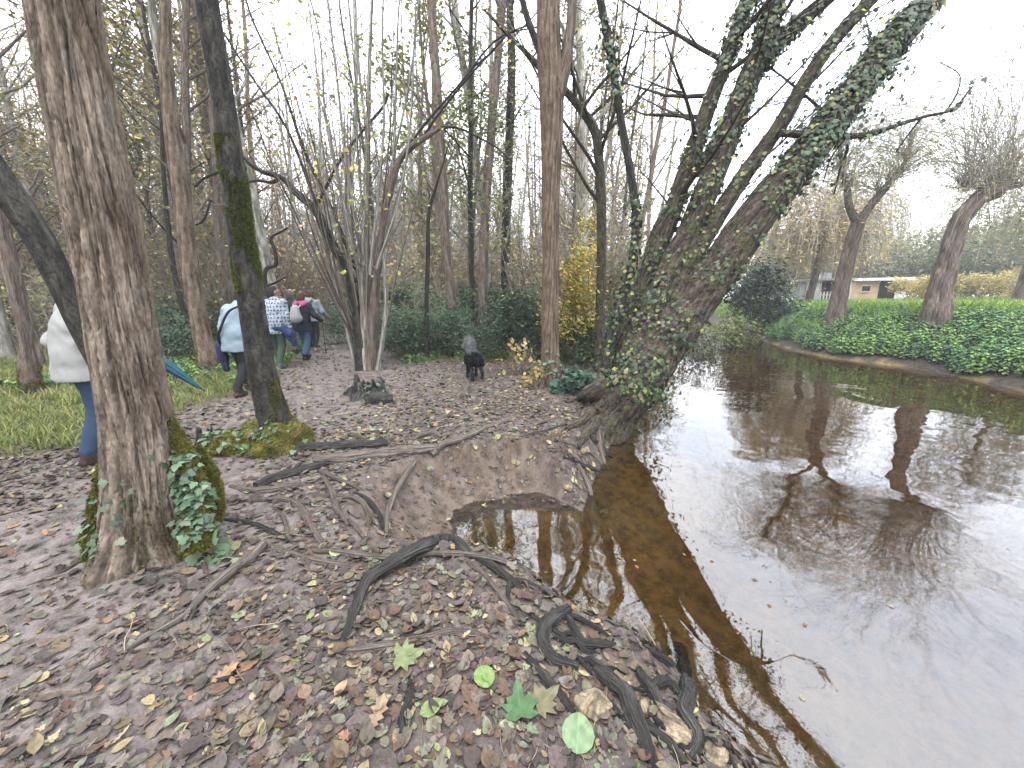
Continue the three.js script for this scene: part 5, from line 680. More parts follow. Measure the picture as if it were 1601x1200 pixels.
{
  const R = rng(111), shapes = ['oval', 'ovalFlat', 'round', 'curled', 'oak', 'maple', 'poplar', 'poplarB', 'slim', 'rolled'], prob = [.13, .08, .06, .14, .12, .12, .12, .11, .04, .08], all = [];
  const pickShape = () => { let r = R(); for (let i = 0; i < prob.length; i++) { r -= prob[i]; if (r < 0) return shapes[i]; } return 'oval'; };
  const drop = (x, z, L, y, big) => { const n = slopeAt(x, z, 0.04), b = R() < (big ? 0.1 : 0.3), c = vary(R, b ? BRIGHT[Math.floor(R() * BRIGHT.length)] : LIT[Math.floor(R() * LIT.length)], 0.3); n.x += (R() - .5) * 0.45; n.z += (R() - .5) * 0.45; n.normalize(); const s = 0.024 + 0.055 * Math.pow(R(), 1.8); all.push({ shape: pickShape(), p: V(x, y + 0.004 + 0.008 * R(), z), n, spin: R() * 6.283, tilt: (R() - .5) * 0.5, roll: (R() - .5) * 0.5, s, wide: 0.65 + 0.5 * R(), c, a: s / Math.hypot(x, y - CAMY, z) }); };
  const want = (x, z, L) => { // leaf cover: thick on the near right, thin on the trodden path and the sand
    const pd = pathDist(x, z), n = fbm(x * 0.9, 2, z * 0.9, 3); let k = 0.25 + 0.75 * sstep(0.2, 1.6, pd + n * 0.8); if (z > -2.6) k = Math.max(k * 0.8, sstep(-2.6, -0.6, x + 0.6 * n)); if (L.s < L.w && L.w > 0.6) k *= 0.22; if (L.s < 0.3 && z > -2.6) k *= 0.35; return clamp(k + 0.3 * n, 0.05, 1) * (1 - 0.75 * grassy(x, z, L)); };
  for (let i = 0; i < 24000; i++) { const z = -0.7 - 3.6 * R(), x = lerp(Math.max(-5.5, z * 1.5 - 1), 1.6, R()), L = land(x, z); if (L.s < 0.02 || L.far || R() > want(x, z, L)) continue; drop(x, z, L, L.y + relief(x, z, L), 1); }
  for (let i = 0; i < 52000; i++) { const z = -4.2 - 9 * Math.pow(R(), 1.2), x = lerp(Math.max(-12, z * 1.4 - 1), 3.4, R()), L = land(x, z); if (L.s < 0.02 || L.far || R() > want(x, z, L) * 0.75) continue; drop(x, z, L, L.y + relief(x, z, L)); }
  for (let i = 0; i < 12000; i++) { const z = -11 - 16 * R(), x = lerp(z * 1.3, 7, R()), L = land(x, z); if (L.s < 0.1 || L.far) continue; drop(x, z, L, L.y + relief(x, z, L)); }
  const vis = (l) => { const dx = l.p.x, dy = l.p.y - CAMY, dz = l.p.z, f = -dz * COSP - dy * SINP, u = dx / f, v = (dy * COSP - dz * SINP) / f; return f > 0 && Math.abs(u) < 1.3 && Math.abs(v) < 0.97; };
  const near = all.filter(vis).sort((a, b) => b.a - a.a).slice(0, 290), own = new Set(near), mats = {};
  near.forEach((l) => { const key = l.c.map((x) => Math.round(x * 25)).join(), m = mats[key] ??= matte({ color: new THREE.Color(...l.c), map: vein, roughness: 0.65 }); const o = mesh(numbered('fallen_leaf'), LEAF[l.shape], m, groundMesh); _q.setFromUnitVectors(_up, l.n); _q.multiply(_q2.setFromAxisAngle(_up, l.spin)); o.quaternion.copy(_q); o.position.copy(l.p); o.scale.set(l.s * l.wide, l.s, l.s); });
  for (const s of shapes) tag(scatter('leaf_litter', LEAF[s], M.litter, all.filter((l) => l.shape === s && !own.has(l))), 'brown fallen leaves strewn over the ground', 'leaf litter');
  const big = (u, v, w, shape, c, spin, label, tilt = 0) => { const q = onGround(u, v), s = metres(w, u, v, -q.z), o = top('large_leaf', LEAF[shape], matte({ color: new THREE.Color(...c), map: vein, roughness: 0.6 }), label, 'leaf'); const n = slopeAt(q.x, q.z, 0.06); n.z += 0.25; n.normalize(); _q.setFromUnitVectors(_up, n); _q.multiply(_q2.setFromAxisAngle(_up, spin)); o.quaternion.copy(_q); o.scale.setScalar(s); o.position.copy(q); o.position.y += 0.025; o.position.addScaledVector(V(0, 0, 1).applyQuaternion(_q), -s * 0.45); };
  big(903, 1157, 52, 'round', [0.125, 0.175, 0.095], 2.9, 'big pale green leaf at the bottom beside the tan stone'); big(757, 1064, 34, 'round', [0.115, 0.17, 0.055], 0.4, 'round bright green leaf in the middle foreground'); big(812, 1106, 58, 'maple', [0.05, 0.095, 0.04], 3.3, 'dark green lobed leaf left of the tan stone'); big(640, 1032, 50, 'maple', [0.12, 0.14, 0.065], 1.8, 'yellow green lobed leaf in front of the foreground root'); big(592, 1122, 50, 'oak', [0.19, 0.13, 0.085], 3.0, 'tan lobed leaf at the bottom centre'); big(675, 1115, 40, 'oval', [0.13, 0.165, 0.07], 2.0, 'narrow light green leaf below the round one'); big(352, 1060, 46, 'oak', [0.22, 0.135, 0.075], 2.4, 'pale orange oak leaf on the left of the foreground'); big(853, 1100, 50, 'maple', [0.11, 0.098, 0.055], 2.2, 'brownish yellow leaf right of the dark green one');
  // broken twigs among the leaves
  const tl = [], tg = tube([{ p: V(0, 0, 0), r: 0.012 }, { p: V(0.05, 0.02, 0.35), r: 0.011 }, { p: V(-0.02, 0, 0.7), r: 0.009 }, { p: V(0.03, 0.01, 1), r: 0.005 }], 5, { step: 0.2 });
  for (let i = 0; i < 1500; i++) { const z = -0.7 - 9 * R() * R(), x = lerp(Math.max(-8, z * 1.5 - 1), 2.2, R()), L = land(x, z); if (L.s < 0.05 || L.far) continue; tl.push({ p: V(x, L.y + relief(x, z, L) + 0.008, z), n: slopeAt(x, z, 0.05), spin: R() * 6.283, s: 0.06 + 0.2 * R() * R(), c: vary(R, [[0.1, 0.075, 0.055], [0.06, 0.045, 0.035], [0.18, 0.14, 0.1]][Math.floor(R() * 3)], 0.3) }); }
  tag(scatter('twig_litter', tg, fuzzMat, tl), 'small broken twigs lying among the fallen leaves', 'twigs');
  // a few leaves afloat
  const fl = []; for (let i = 0; i < 34; i++) { const q = onPlane(760 + 640 * R(), 620 + 520 * R(), WATER + 0.004); if (land(q.x, q.z).s > -0.06) continue; fl.push({ p: q, spin: R() * 6.28, s: 0.022 + 0.025 * R(), c: vary(R, [[0.12, 0.085, 0.05], [0.2, 0.18, 0.13], [0.15, 0.075, 0.03]][Math.floor(R() * 3)], 0.2) }); }
  tag(scatter('floating_leaves', LEAF.ovalFlat, M.litter, fl), 'few small leaves floating on the river', 'leaves');
}
// ---------------------------------------------------------------- figures: distance fields meshed as one surface
function nets(f, lo, hi, cell) {
  const n = [0, 1, 2].map((k) => Math.ceil((hi[k] - lo[k]) / cell) + 1), [nx, ny, nz] = n, F = new Float32Array(nx * ny * nz), id = new Int32Array(nx * ny * nz).fill(-1), pos = [], ix = [];
  for (let k = 0, i = 0; k < nz; k++) for (let j = 0; j < ny; j++) for (let x = 0; x < nx; x++, i++) F[i] = f(lo[0] + x * cell, lo[1] + j * cell, lo[2] + k * cell);
  const at3 = (x, y, z) => (z * ny + y) * nx + x, E = [[0, 1], [2, 3], [4, 5], [6, 7], [0, 2], [1, 3], [4, 6], [5, 7], [0, 4], [1, 5], [2, 6], [3, 7]];
  for (let z = 0; z < nz - 1; z++) for (let y = 0; y < ny - 1; y++) for (let x = 0; x < nx - 1; x++) {
    const c = [0, 1, 2, 3, 4, 5, 6, 7].map((k) => F[at3(x + (k & 1), y + ((k >> 1) & 1), z + (k >> 2))]); let m = 0; for (let k = 0; k < 8; k++) if (c[k] < 0) m |= 1 << k; if (m === 0 || m === 255) continue;
    let sx = 0, sy = 0, sz = 0, q = 0; for (const [a, b] of E) if ((c[a] < 0) !== (c[b] < 0)) { const t = c[a] / (c[a] - c[b]); sx += lerp(a & 1, b & 1, t); sy += lerp((a >> 1) & 1, (b >> 1) & 1, t); sz += lerp(a >> 2, b >> 2, t); q++; }
    id[at3(x, y, z)] = pos.length / 3; pos.push(lo[0] + (x + sx / q) * cell, lo[1] + (y + sy / q) * cell, lo[2] + (z + sz / q) * cell);
  }
  for (let z = 1; z < nz - 1; z++) for (let y = 1; y < ny - 1; y++) for (let x = 1; x < nx - 1; x++) {
    const a = F[at3(x, y, z)] < 0; const quad = (b, p, q, r, s) => { if (a === b) return; if (p < 0 || q < 0 || r < 0 || s < 0) return; a ? ix.push(p, q, r, p, r, s) : ix.push(p, r, q, p, s, r); };
    quad(F[at3(x + 1, y, z)] < 0, id[at3(x, y - 1, z - 1)], id[at3(x, y, z - 1)], id[at3(x, y, z)], id[at3(x, y - 1, z)]);
    quad(F[at3(x, y + 1, z)] < 0, id[at3(x - 1, y, z - 1)], id[at3(x - 1, y, z)], id[at3(x, y, z)], id[at3(x, y, z - 1)]);
    quad(F[at3(x, y, z + 1)] < 0, id[at3(x - 1, y - 1, z)], id[at3(x, y - 1, z)], id[at3(x, y, z)], id[at3(x - 1, y, z)]);
  }
  const g = new THREE.BufferGeometry(); g.setAttribute('position', new THREE.Float32BufferAttribute(pos, 3)); const uv = []; for (let i = 0; i < pos.length; i += 3) uv.push(pos[i], pos[i + 1]); g.setAttribute('uv', new THREE.Float32BufferAttribute(uv, 2)); g.setIndex(ix); g.computeVertexNormals(); return g;
}
const smin = (a, b, k) => { const h = clamp(0.5 + 0.5 * (b - a) / k); return lerp(b, a, h) - k * h * (1 - h); };
// bone: [A, B, ra, rb, flat]; flat > 1 makes it thinner front to back
function bones(list, k) { const L = list.map(([A, B, ra, rb, fl = 1]) => ({ A, d: [B[0] - A[0], B[1] - A[1], (B[2] - A[2]) * fl], ra, rb, fl })); L.forEach((b) => { b.l = b.d[0] ** 2 + b.d[1] ** 2 + b.d[2] ** 2 || 1e-9; });
  return (x, y, z) => { let r = 1e9; for (const b of L) { const px = x - b.A[0], py = y - b.A[1], pz = (z - b.A[2]) * b.fl, t = clamp((px * b.d[0] + py * b.d[1] + pz * b.d[2]) / b.l), ex = px - b.d[0] * t, ey = py - b.d[1] * t, ez = pz - b.d[2] * t; r = smin(r, Math.sqrt(ex * ex + ey * ey + ez * ez) - lerp(b.ra, b.rb, t), k); } return r; }; }
function boxOf(list, pad) { const lo = [1e9, 1e9, 1e9], hi = [-1e9, -1e9, -1e9]; for (const [A, B, ra, rb] of list) for (let k = 0; k < 3; k++) { lo[k] = Math.min(lo[k], A[k] - ra - pad, B[k] - rb - pad); hi[k] = Math.max(hi[k], A[k] + ra + pad, B[k] + rb + pad); } return [lo, hi]; }
function skin(list, k, cell, extra) { const f = bones(list, k), [lo, hi] = boxOf(list, cell * 3 + k * 0.3); return nets(extra ? (x, y, z) => extra(f(x, y, z), x, y, z) : f, lo, hi, cell); }
const cloth = (c, o = {}) => new THREE.MeshPhysicalMaterial({ color: new THREE.Color(...c), roughness: 0.85, specularIntensity: 0.3, bumpMap: clothBump, bumpScale: 0.002, ...o });
const clothBump = tex(128, 0.05, (u, v) => 0.5 + 0.5 * pnoise(u * 40, v * 40, 40, 40, 2));
const SKIN = new THREE.MeshPhysicalMaterial({ color: new THREE.Color(0.22, 0.125, 0.09), roughness: 0.6 });
const wrinkle = (amp, f = 9) => (d, x, y, z) => d + amp * fbm(x * f, y * f * 0.7, z * f, 3) * 2;
function hand(W, dir, side) { // five fingers from the wrist W along dir; side: which way the thumb leaves
  const D = V(...dir).normalize(), S = V(side, 0, 0).addScaledVector(D, -D.x * side).normalize(), N = new THREE.Vector3().crossVectors(D, S), P = (a, b, c) => [W[0] + D.x * a + S.x * b + N.x * c, W[1] + D.y * a + S.y * b + N.y * c, W[2] + D.z * a + S.z * b + N.z * c];
  const l = [[P(0, 0, 0), P(0.08, 0.012, 0), 0.024, 0.03, 1], [P(0.02, -0.005, 0), P(0.085, -0.02, 0), 0.022, 0.02, 1]];
  [[0.03, 0.068], [0.01, 0.078], [-0.01, 0.072], [-0.03, 0.056]].forEach(([b, n]) => l.push([P(0.085, b, 0), P(0.085 + n * 0.5, b * 1.1, 0.008), 0.0095, 0.0085], [P(0.085 + n * 0.5, b * 1.1, 0.008), P(0.085 + n * 0.9, b * 1.05, 0.03), 0.0085, 0.0075]));
  l.push([P(0.02, 0.025, 0.005), P(0.055, 0.055, 0.018), 0.013, 0.011], [P(0.055, 0.055, 0.018), P(0.088, 0.06, 0.03), 0.011, 0.009]); return skin(l, 0.008, 0.005);
}
function person(o) {
  const J = o.J, base = o.at.clone(); base.y = ground(base.x, base.z); const g = group('person', base, o.label, 'person'); g.rotation.y = o.turn; g.scale.setScalar(o.size ?? 1);
  const H = J.head, nk = J.neck, sp = J.chest, hp = J.hip, arm = (s) => [[J.sh[s], J.el[s], 0.047, 0.038], [J.el[s], J.wr[s], 0.038, 0.026]], leg = (s) => [[J.hj[s], J.kn[s], 0.08, 0.052], [J.kn[s], J.an[s], 0.052, 0.036], [J.an[s], J.to[s], 0.038, 0.028]];
  const torso = [[hp, sp, 0.135, 0.15, 1.35], [sp, [nk[0], nk[1] - 0.06, nk[2]], 0.15, 0.09, 1.3], [J.sh[0], J.sh[1], 0.055, 0.055], [nk, [H[0], H[1] - 0.05, H[2]], 0.052, 0.055]];
  const up = V(H[0] - nk[0], H[1] - nk[1], H[2] - nk[2]).normalize(), look = o.look ?? [0, 0, 1], lk = V(...look).normalize(), rt = new THREE.Vector3().crossVectors(up, lk), hpnt = (a, b, c) => [H[0] + lk.x * a + up.x * b + rt.x * c, H[1] + lk.y * a + up.y * b + rt.y * c, H[2] + lk.z * a + up.z * b + rt.z * c];
  const headB = [[hpnt(-0.01, 0.035, 0), hpnt(-0.01, 0.03, 0), 0.088, 0.088], [hpnt(0.025, -0.02, 0), hpnt(0.045, -0.075, 0), 0.07, 0.04], [hpnt(0.09, 0.0, 0), hpnt(0.112, -0.03, 0), 0.012, 0.016], [hpnt(0.075, -0.058, 0.015), hpnt(0.075, -0.058, -0.015), 0.02, 0.02], [hpnt(0.0, 0.0, 0.083), hpnt(-0.01, -0.04, 0.082), 0.017, 0.013], [hpnt(0.0, 0.0, -0.083), hpnt(-0.01, -0.04, -0.082), 0.017, 0.013], [hpnt(0.074, 0.026, 0.033), hpnt(0.074, 0.026, -0.033), 0.018, 0.018], [hpnt(0, -0.06, 0), nk, 0.055, 0.055]];
  const eyes = [hpnt(0.08, 0.004, 0.034), hpnt(0.08, 0.004, -0.034)];
  const headG = skin(headB, 0.025, 0.008, (d, x, y, z) => { for (const e of eyes) { const q = Math.hypot(x - e[0], y - e[1], z - e[2]); d = Math.max(d, -(q - 0.012)); } return d; });
  const parts = [skin([...torso, ...arm(0), ...arm(1), ...leg(0), ...leg(1)], 0.03, 0.016), headG];
  for (const s of [0, 1]) if (!o.pocket?.[s]) { const d = [J.wr[s][0] - J.el[s][0], J.wr[s][1] - J.el[s][1], J.wr[s][2] - J.el[s][2]]; parts.push(hand(J.wr[s], d, s ? -1 : 1)); }
  const body = mesh('body', merge(parts), SKIN, g);
  eyes.forEach((e) => { const eg = new THREE.SphereGeometry(0.011, 10, 8); eg.translate(...e); mesh('eye', eg, new THREE.MeshStandardMaterial({ color: 0x2a1c14, roughness: 0.3 }), g); });
  { const m = new THREE.SphereGeometry(1, 12, 8); m.scale(0.022, 0.006, 0.01); const c = hpnt(0.092, -0.058, 0); m.rotateY(Math.atan2(lk.x, lk.z)); m.translate(...c); mesh('mouth', m, new THREE.MeshStandardMaterial({ color: 0x7a3a34, roughness: 0.6 }), g); }
  if (o.hair) mesh('hair', skin([[hpnt(-0.03, 0.045, 0), hpnt(-0.03, 0.03, 0), 0.097, 0.097], [hpnt(-0.05, -0.02, 0.03), hpnt(-0.05, -(o.hair.long ?? 0.06), 0.04), 0.065, 0.05], [hpnt(-0.05, -0.02, -0.03), hpnt(-0.05, -(o.hair.long ?? 0.06), -0.04), 0.065, 0.05]], 0.03, 0.008, (d, x, y, z) => { const q = V(x - H[0], y - H[1], z - H[2]), a = q.dot(lk), b = q.dot(up); return Math.max(d + 0.012 * fbm(x * 30, y * 30, z * 30, 2), Math.min(a - 0.028 + 0.0, a * 0.6 - (b - 0.035) * 1.1)); }), matte({ color: new THREE.Color(...o.hair.c), roughness: 0.7 }), g);
  // jacket: fuller than the body, open at hem and cuffs
  const hem = o.hem, jk = o.full ?? 1, hw = [hp[0] + (o.hemShift ?? 0), hem, hp[2] - 0.01], jb = [[hw, [hp[0], hp[1] + 0.08, hp[2]], 0.215 * jk, 0.195 * jk, 1.3], [[hp[0], hp[1] + 0.08, hp[2]], sp, 0.195 * jk, 0.2 * jk, 1.32], [sp, [nk[0], nk[1] - 0.07, nk[2]], 0.2 * jk, 0.11, 1.3], [J.sh[0], J.sh[1], 0.085, 0.085], ...[0, 1].flatMap((s) => [[J.sh[s], J.el[s], 0.082 * jk, 0.068], [J.el[s], J.wr[s].map((w, k) => lerp(J.el[s][k], w, 0.96)), 0.068, 0.05]]), [[nk[0], nk[1] - 0.04, nk[2]], [nk[0], nk[1] + 0.005, nk[2]], 0.085, 0.08]];
  const jg = skin(jb, 0.045, 0.016, (d, x, y, z) => { const w = d + 0.013 * fbm(x * 9, y * 6, z * 9, 3) * 2 + 0.003 * Math.sin(y * 38 + 6 * noise(x * 5, y * 2, z * 5)); const arms = Math.abs(x) > 0.28 ? 0 : 1; return arms && y < hem + 0.2 ? Math.max(w, hem - y + 0.01 * noise(x * 7, 0, z * 7)) : w; });
  const jacket = mesh('jacket', jg, o.jacket, g);
  const tr = [[hp, [hp[0], hp[1] - 0.06, hp[2]], 0.15, 0.15, 1.3], ...[0, 1].flatMap((s) => [[J.hj[s], J.kn[s], 0.1, 0.075], [J.kn[s], J.an[s].map((a, k) => lerp(J.kn[s][k], a, 0.95)), 0.075, 0.066]])];
  mesh('trousers', skin(tr, 0.03, 0.014, wrinkle(0.009, 11)), o.trousers, g);
  for (const s of [0, 1]) { const A = J.an[s], T = J.to[s]; mesh('shoe', skin([[[A[0], A[1] + 0.03, A[2]], [A[0], A[1] - 0.02, A[2]], 0.05, 0.052], [[A[0], T[1], A[2] - 0.03 * Math.sign(T[2] - A[2] || 1)], T, 0.046, 0.042], [[A[0], A[1] - 0.01, A[2]], [(A[0] + T[0]) / 2, (A[1] + T[1]) / 2, (A[2] + T[2]) / 2], 0.05, 0.044]], 0.03, 0.01, (d, x, y, z) => Math.max(d, Math.min(A[1] - 0.075, T[1] - 0.035) - y)), o.shoes, g); }
  o.extra?.(g, { hpnt, jacket, J }); return g;
}
// a walking or standing pose; +z is the way the figure faces, index 0 is its left (+x)
function pose(p = {}) { const st = p.stride ?? 0.2, ln = p.lean ?? 0.03, f = (a) => a; return { hip: [0, 0.93, 0], chest: [0, 1.24, ln], neck: [0, 1.45, ln * 1.6], head: [p.hx ?? 0, 1.59 + (p.hy ?? 0), ln * 2 + 0.02 + (p.hz ?? 0)], sh: [[0.18, 1.37, ln * 1.3], [-0.18, 1.37, ln * 1.3]], el: p.el ?? [[0.25, 1.1, -0.04 + ln], [-0.25, 1.1, -0.02 + ln]], wr: p.wr ?? [[0.24, 0.88, 0.08], [-0.24, 0.88, 0.1]], hj: [[0.09, 0.9, 0], [-0.09, 0.9, 0]], kn: [[0.1, 0.5, st * 0.55 + 0.03], [-0.1, 0.49, -st * 0.25 + 0.04]], an: [[0.1, 0.085, st], [-0.1, 0.1 + (p.heel ?? 0.02), -st]], to: [[0.11, 0.045, st + 0.14], [-0.11, 0.045, -st + 0.13]] }; }
const away = (u, v, d, dx = 0) => { const q = at(u, v, d); return q; };
{
  const white = cloth([0.25, 0.245, 0.23], { roughness: 0.6 }), denim = cloth([0.026, 0.045, 0.078]), black = cloth([0.014, 0.014, 0.017]), brown = cloth([0.04, 0.024, 0.018], { roughness: 0.5 });
  // man in white by the big trunk
  person({ at: at(126, 560, 3.6), turn: Math.PI - 0.45, label: 'person in a white coat and blue jeans half hidden by the big trunk', J: pose({ stride: 0.12, lean: 0.05, hz: 0.02, el: [[0.32, 1.1, -0.05], [-0.27, 1.12, 0.0]], wr: [[0.22, 0.98, 0.16], [-0.3, 0.92, 0.2]] }), hem: 0.78, full: 1.12, jacket: white, trousers: denim, shoes: brown, hair: { c: [0.12, 0.11, 0.1] }, size: 1.04 });
  // pale blue jacket beside the mossy tree
  person({ at: at(374, 560, 6.3), turn: Math.PI - 0.1, label: 'person in a pale blue jacket with dark shoulder strap behind the mossy tree', J: pose({ stride: 0.24, lean: 0.1, heel: 0.05, hx: -0.06, hz: 0.06 }), hem: 0.72, full: 1.05, jacket: cloth([0.17, 0.22, 0.25], { roughness: 0.6 }), trousers: black, shoes: brown, hair: { c: [0.05, 0.04, 0.035] },
    extra: (g) => { const s = tube([{ p: V(-0.13, 1.43, 0.0), r: 0.016 }, { p: V(-0.06, 1.36, -0.12), r: 0.018 }, { p: V(0.06, 1.15, -0.165), r: 0.018 }, { p: V(0.17, 0.95, -0.15), r: 0.018 }, { p: V(0.25, 0.82, -0.04), r: 0.016 }], 6, { step: 0.05 }); mesh('strap', s, black, g); mesh('bag', skin([[[0.27, 0.8, -0.02], [0.27, 0.6, 0], 0.07, 0.08, 1], [[0.27, 0.6, 0.0], [0.25, 0.42, 0], 0.06, 0.05]], 0.03, 0.015, wrinkle(0.01)), cloth([0.018, 0.022, 0.05]), g); } });
  // checked jacket
  const plaid = tex(256, [0.34, 0.3], (u, v) => { const row = Math.floor(v * 4), x = (u + (row % 2) * 0.13) % 1, in1 = (v * 4) % 1; let c = [0.62, 0.68, 0.74]; if (in1 > 0.12 && in1 < 0.55 && (x * 6 % 1) < 0.62 && pnoise(u * 14, v * 18, 14, 18, 3) > -0.45) c = [0.07, 0.09, 0.16]; if (in1 > 0.62 && in1 < 0.85 && (x * 3 % 1) < 0.3) c = [0.16, 0.2, 0.3]; if (in1 < 0.06) c = [0.3, 0.35, 0.42]; return c; }, true);
  person({ at: at(437, 560, 8.7), turn: Math.PI - 0.05, label: 'person in a white and blue checked jacket and green trousers on the path', look: [-0.75, 0, 0.6], J: pose({ stride: 0.17, lean: 0.05, wr: [[0.24, 0.9, 0.12], [-0.27, 0.86, 0.06]] }), hem: 0.74, full: 1.08, jacket: matte({ map: plaid, color: new THREE.Color(0.42, 0.42, 0.42), roughness: 0.9 }), trousers: cloth([0.035, 0.055, 0.038]), shoes: cloth([0.1, 0.1, 0.1]), hair: { c: [0.018, 0.014, 0.012] }, size: 1.04,
    extra: (g) => mesh('tied_jacket', skin([[[-0.2, 0.85, -0.05], [-0.32, 0.72, -0.02], 0.08, 0.1, 1], [[-0.32, 0.72, -0.02], [-0.38, 0.52, 0.02], 0.1, 0.06], [[-0.22, 0.85, -0.04], [-0.1, 0.86, -0.19], 0.05, 0.04]], 0.04, 0.015, wrinkle(0.025, 12)), cloth([0.018, 0.028, 0.075]), g) });
  // cap
  person({ at: at(463, 560, 11.2), turn: Math.PI, label: 'person in a cream cap and dark green jacket ahead of the checked jacket', J: pose({ stride: 0.2 }), hem: 0.78, jacket: cloth([0.02, 0.03, 0.024]), trousers: cloth([0.12, 0.1, 0.08]), shoes: black, hair: { c: [0.08, 0.07, 0.06] }, size: 1.03,
    extra: (g, { hpnt }) => mesh('cap', skin([[hpnt(-0.01, 0.06, 0), hpnt(-0.01, 0.075, 0), 0.1, 0.085], [hpnt(0.06, 0.05, 0.03), hpnt(0.15, 0.035, 0.02), 0.03, 0.014], [hpnt(0.06, 0.05, -0.03), hpnt(0.15, 0.035, -0.02), 0.03, 0.014]], 0.02, 0.009, (d, x, y, z) => Math.max(d, (hpnt(0, 0.03, 0)[1] - y))), cloth([0.24, 0.2, 0.14]), g) });
  // pink scarf and white backpack
  person({ at: at(479, 560, 9.8), turn: Math.PI - 0.1, label: 'person in a navy jacket with pink scarf and white backpack on the path', J: pose({ stride: 0.2, heel: 0.06, hy: -0.02, el: [[0.28, 1.12, -0.04], [-0.33, 1.13, 0.05]], wr: [[0.27, 0.9, 0.1], [-0.38, 0.98, 0.26]] }), hem: 0.72, full: 1.08, jacket: cloth([0.012, 0.016, 0.026]), trousers: cloth([0.04, 0.08, 0.14]), shoes: black, hair: { c: [0.05, 0.024, 0.016] }, size: 0.96,
    extra: (g, { J }) => { mesh('scarf', skin([[[0.1, 1.44, 0.0], [-0.1, 1.44, 0.0], 0.07, 0.07], [[0.09, 1.45, 0.1], [-0.09, 1.45, 0.1], 0.06, 0.06], [[0.13, 1.42, 0.04], [0.1, 1.4, -0.08], 0.06, 0.055], [[-0.13, 1.42, 0.04], [-0.1, 1.4, -0.08], 0.06, 0.055]], 0.05, 0.012, wrinkle(0.012, 14)), cloth([0.3, 0.06, 0.13]), g); const bp = mesh('backpack', skin([[[0, 1.3, -0.22], [0, 1.08, -0.25], 0.1, 0.14, 1.1], [[0.06, 1.07, -0.22], [-0.06, 1.07, -0.22], 0.09, 0.09], [[0, 1.08, -0.3], [0, 1.02, -0.3], 0.07, 0.07]], 0.04, 0.013, wrinkle(0.008)), cloth([0.26, 0.26, 0.26], { roughness: 0.6 }), g); for (const s of [1, -1]) mesh('strap', tube([{ p: V(s * 0.07, 1.33, -0.2), r: 0.018 }, { p: V(s * 0.12, 1.44, -0.05), r: 0.018 }, { p: V(s * 0.14, 1.36, 0.17), r: 0.018 }], 6, { step: 0.04 }), cloth([0.3, 0.3, 0.3]), bp); } });
  // grey hooded jacket with walking pole
  const P6 = person({ at: at(494, 560, 11.6), turn: Math.PI + 0.1, label: 'person in a light grey hooded jacket and black trousers farthest along the path', J: pose({ stride: 0.2, el: [[0.26, 1.1, -0.05], [-0.3, 1.12, 0.04]], wr: [[0.25, 0.88, 0.05], [-0.33, 1.0, 0.24]] }), hem: 0.86, full: 1.05, jacket: cloth([0.18, 0.19, 0.22]), trousers: black, shoes: cloth([0.2, 0.18, 0.16]), hair: { c: [0.05, 0.03, 0.018], long: 0.1 }, size: 1.02,
    extra: (g) => mesh('hood', skin([[[0.07, 1.46, -0.1], [-0.07, 1.46, -0.1], 0.06, 0.06], [[0, 1.4, -0.16], [0, 1.3, -0.17], 0.08, 0.04]], 0.04, 0.012, wrinkle(0.012)), cloth([0.2, 0.21, 0.24]), g) });
  { const q = at(511, 560, 11.3), y = ground(q.x, q.z), g = group('walking_pole', V(q.x, y, q.z), 'thin walking pole held by the person in light grey', 'pole'); mesh('shaft', tube([{ p: V(0, 0, 0), r: 0.009 }, { p: V(-0.03, 0.95, 0), r: 0.011 }], 8, { step: 0.3 }), black, g); mesh('grip', tube([{ p: V(-0.03, 0.93, 0), r: 0.019 }, { p: V(-0.034, 1.08, 0), r: 0.021 }], 10, { step: 0.05 }), cloth([0.1, 0.1, 0.1]), g); mesh('basket', new THREE.CylinderGeometry(0.035, 0.03, 0.012, 12).translate(0, 0.06, 0), black, g); }
  { // folded umbrella
    const a = at(228, 548, 3.3), b = at(319, 610, 3.25), g = group('folded_umbrella', a, 'folded teal umbrella sticking out behind the big trunk', 'umbrella'), d = b.clone().sub(a), teal = cloth([0.01, 0.05, 0.068], { roughness: 0.5 }), pt = (t) => d.clone().multiplyScalar(t);
    mesh('canopy', tube([{ p: pt(0.25), r: 0.03 }, { p: pt(0.35), r: 0.042 }, { p: pt(0.55), r: 0.034 }, { p: pt(0.8), r: 0.02 }, { p: pt(0.95), r: 0.008 }], 24, { step: 0.02, rough: (an, l) => 1 + 0.22 * Math.cos(an * 8 + l * 5) }), teal, g); mesh('shaft', tube([{ p: pt(-0.1), r: 0.006 }, { p: pt(1.02), r: 0.005 }], 8, { step: 0.1 }), black, g); mesh('handle', tube([{ p: pt(-0.32), r: 0.014 }, { p: pt(-0.08), r: 0.014 }], 10, { step: 0.05 }), brown, g);
  }
}
